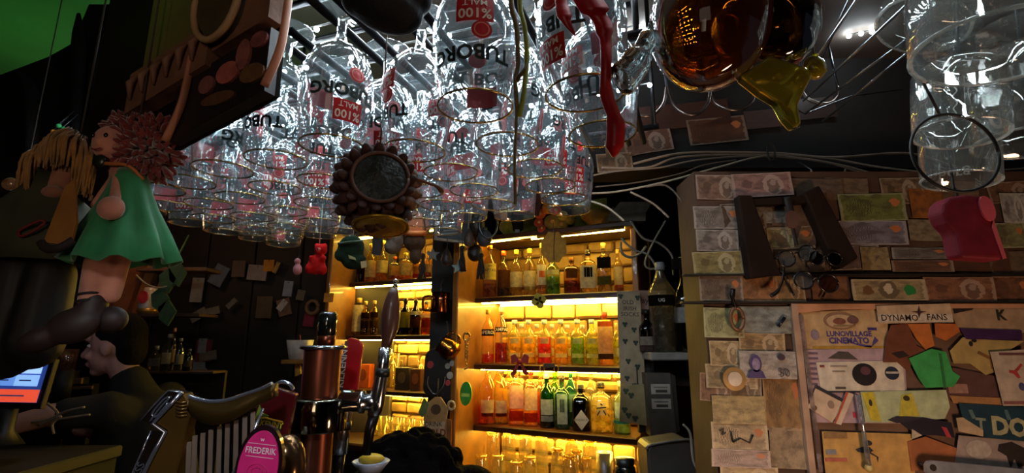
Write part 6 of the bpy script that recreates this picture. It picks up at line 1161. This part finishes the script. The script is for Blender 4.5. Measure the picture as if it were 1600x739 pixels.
# ------------------------------------------------------------ people
def person(label,loc,rotz,J,skin,shirt,hairfn,scale=1,trouser='#141216'):
    """J: joints in metres, person faces -x in its own frame"""
    t=thing('person',label,'person',loc,(0,0,rotz)); g=G()
    c=lambda a,b,ra,rb:g.cap(J[a],J[b],ra,rb,12)
    h=V(J['head'])
    M=MX.Rotation(J.get('tilt',0),3,'Y'); hp=lambda v:h+M@V(v)
    def hb(v,r): g.ball(hp(v),r,14,10,M)
    hb((.01,0,.025),(.098,.077,.105)); hb((-.03,0,-.045),(.062,.058,.068)); hb((-.062,0,-.098),(.03,.032,.02)); hb((-.088,0,.055),(.02,.05,.03))
    g.cap(hp((-.098,0,.01)),hp((-.118,0,-.024)),.010,.016,10); hb((-.092,0,-.058),(.018,.026,.008)); hb((-.09,0,-.07),(.018,.024,.008))
    for s in(-1,1): hb((.012,s*.078,-.01),(.022,.009,.032)); hb((-.075,s*.035,-.03),(.02,.022,.02))
    g.cap(J['neck'],hp((.02,0,-.06)),.056,.054)
    c('chest','neck',.125,.07); c('pelvis','chest',.15,.16)
    for s in('l','r'):
        c('sh'+s,'el'+s,.052,.042); c('el'+s,'wr'+s,.041,.027); g.cap(J['chest'],J['sh'+s],.11,.06)
        c('hip'+s,'kn'+s,.088,.056); c('kn'+s,'an'+s,.055,.038); a=V(J['an'+s]); g.cap(a,a+V((-.13,0,-.03)),.04,.032)
        w_=V(J['wr'+s]); d=(w_-V(J['el'+s])).normalized(); sd=V((0,1,0)) if abs(d.y)<.8 else V((0,0,1)); sd=(sd-d*sd.dot(d)).normalized(); up=d.cross(sd)
        g.cap(w_,w_+d*.055,.026,.034)
        for i,(o_,l_) in enumerate(((-.030,.062),(-.010,.075),(.010,.07),(.029,.055))):
            b0=w_+d*.075+sd*o_; b1=b0+d*l_*.55-up*.006; b2=b1+d*l_*.4-up*.02; g.cap(b0,b1,.009,.0085,8); g.cap(b1,b2,.0085,.0075,8)
        b0=w_+d*.03-sd*.03; g.cap(b0,b0+d*.035-sd*.022,.011,.009,8); g.cap(b0+d*.035-sd*.022,b0+d*.062-sd*.026-up*.01,.009,.008,8)
    fuse(part('body',g,mat(skin,.55,sub=.1,scale=14,var=.12),t),.0065,5)
    for s in(-1,1):
        e=part('eye',G().ball(hp((-.0755,s*.033,.012)),(.0105,.011,.0075),10,8),mat('#d8d4cc',.2),t); part('iris',G().ball(hp((-.0838,s*.033,.012)),(.003,.005,.005),8,6),mat('#2a1c12',.15),e); part('eyebrow',G().tube([hp((-.099,s*.016,.034)),hp((-.101,s*.035,.039)),hp((-.09,s*.055,.034))],[.003,.0045,.002],6),mat('#20160f',.8),t)
    part('mouth',G().tube([hp((-.1,-.022,-.064)),hp((-.112,0,-.063)),hp((-.1,.022,-.064))],[.002,.0035,.002],6),mat('#7a4038',.5),t)
    g=G(); 
    g.cap(J['chest'],J['neck'],.145,.075); g.cap(J['pelvis'],J['chest'],.17,.18)
    for s in('l','r'): a,b=V(J['sh'+s]),V(J['el'+s]); g.cap(a,a+(b-a)*J.get('sleeve',.75),.067,.058); g.cap(J['chest'],J['sh'+s],.128,.072)
    fuse(part('dark_shirt',g,mat(shirt,.85,scale=14,bump=.3),t),.01,6)
    g=G().cap(J['pelvis'],V(J['pelvis'])+V((0,0,-.05)),.165,.15)
    for s in('l','r'): g.cap(J['hip'+s],J['kn'+s],.1,.07); g.cap(J['kn'+s],J['an'+s],.068,.052)
    fuse(part('trousers',g,mat(trouser,.85,scale=14,bump=.2),t),.01,5)
    for s in('l','r'):
        a=V(J['an'+s]); fuse(part('shoe',G().cap(a+V((.02,0,-.035)),a+V((-.14,0,-.045)),.042,.036),mat('#141010',.5),t),.008,3)
    hairfn(t,hp,M); return t
def shorthair(t,hp,M):
    g=G(); g.ball(hp((.028,0,.05)),(.1,.084,.095),16,12,M).ball(hp((.07,0,-.01)),(.055,.074,.09),14,10,M).ball(hp((-.045,0,.105)),(.05,.06,.03),12,8,M)
    fuse(part('hair',g,mat('#0e0908',.85,bump=.5,scale=70,spec=.15),t),.007,2)
# bartender in profile, leaning over the till counter
Yp=2.22; H=P(180,534,Yp); hz=H.z-.05
J=dict(head=(0,0,hz+.03),tilt=-.12,neck=(.085,0,hz-.12),chest=(.17,0,hz-.33),pelvis=(.27,0,hz-.72),shl=(.12,-.17,hz-.21),shr=(.16,.17,hz-.2),ell=(-.03,-.19,hz-.43),wrl=(-.30,-.12,zt-.0),elr=(.1,.2,hz-.47),wrr=(-.13,.16,hz-.53),hipl=(.27,-.1,hz-.78),hipr=(.27,.1,hz-.78),knl=(.2,-.11,.45),knr=(.24,.11,.45),anl=(.26,-.11,.08),anr=(.3,.11,.08),sleeve=.72)
J['wrl']=(-.24,-.36,zt+.035); J['ell']=(-.02,-.26,zt+.1); J['wrr']=(-.02,-.02,zt+.0)
person('person in dark clothes in profile leaning over the till, arm reaching left',(H.x,H.y,0),.1,J,'#b08478','#0d0b0e',shorthair)
# dark haired head at the bottom centre
Yq=1.25; Q=P(648,680,Yq); hz=Q.z-.16
def bighair(t,hp,M):
    rnd=random.Random(2); g=G(); g.ball(hp((.02,0,.05)),(.12,.115,.115),18,14).ball(hp((.06,-.02,-.05)),(.11,.13,.15),16,12).ball(hp((.05,.13,.02)),(.07,.075,.07),14,10).ball(hp((.02,-.1,.0)),(.08,.07,.09),14,10)
    for i in range(110):
        a=rnd.uniform(0,2*PI); u=rnd.uniform(0,1); q=math.sqrt(1-u*u); g.ball(hp((.03+.118*q*math.cos(a),.118*q*math.sin(a),.045+.112*u)),rnd.uniform(.012,.024),8,6)
    fuse(part('hair',g,mat('#050304',.95,bump=.6,scale=90,spec=.05),t),.006,2)
J=dict(head=(0,0,hz),tilt=-.25,neck=(.06,0,hz-.14),chest=(.1,0,hz-.33),pelvis=(.22,0,hz-.66),shl=(.07,-.17,hz-.23),shr=(.07,.17,hz-.23),ell=(.0,-.24,hz-.46),wrl=(-.16,-.16,hz-.58),elr=(.0,.24,hz-.46),wrr=(-.16,.16,hz-.58),hipl=(.22,-.1,hz-.72),hipr=(.22,.1,hz-.72),knl=(.1,-.11,.4),knr=(.1,.11,.4),anl=(.22,-.11,.08),anr=(.22,.11,.08),sleeve=.6)
person('person with big dark hair bending low behind the taps, only the hair showing',(Q.x,Q.y,0),-PI/2+.1,J,'#b08068','#141018',bighair)
q,k=at(580,716,.93); t=thing('lemon_dish','pale dish of lemon wedges on the bar beside the dark hair','dish',q); part('dish',G(k).lathe([(0,-20),(16,-20),(29,-4),(27,-3),(15,-17),(0,-17)],22),mat('#8a90a0',.3),t); fuse(part('lemon_wedge',G(k).ball((2,-2,0),(20,9,8)).ball((-8,4,-3),(14,9,7)),mat('#c8a020',.5),t),.002,2); part('stand',G(k).tube([(0,0,-20),(0,0,(1.075-q.z)/k)],8,12),mat('#141010',.6),t)
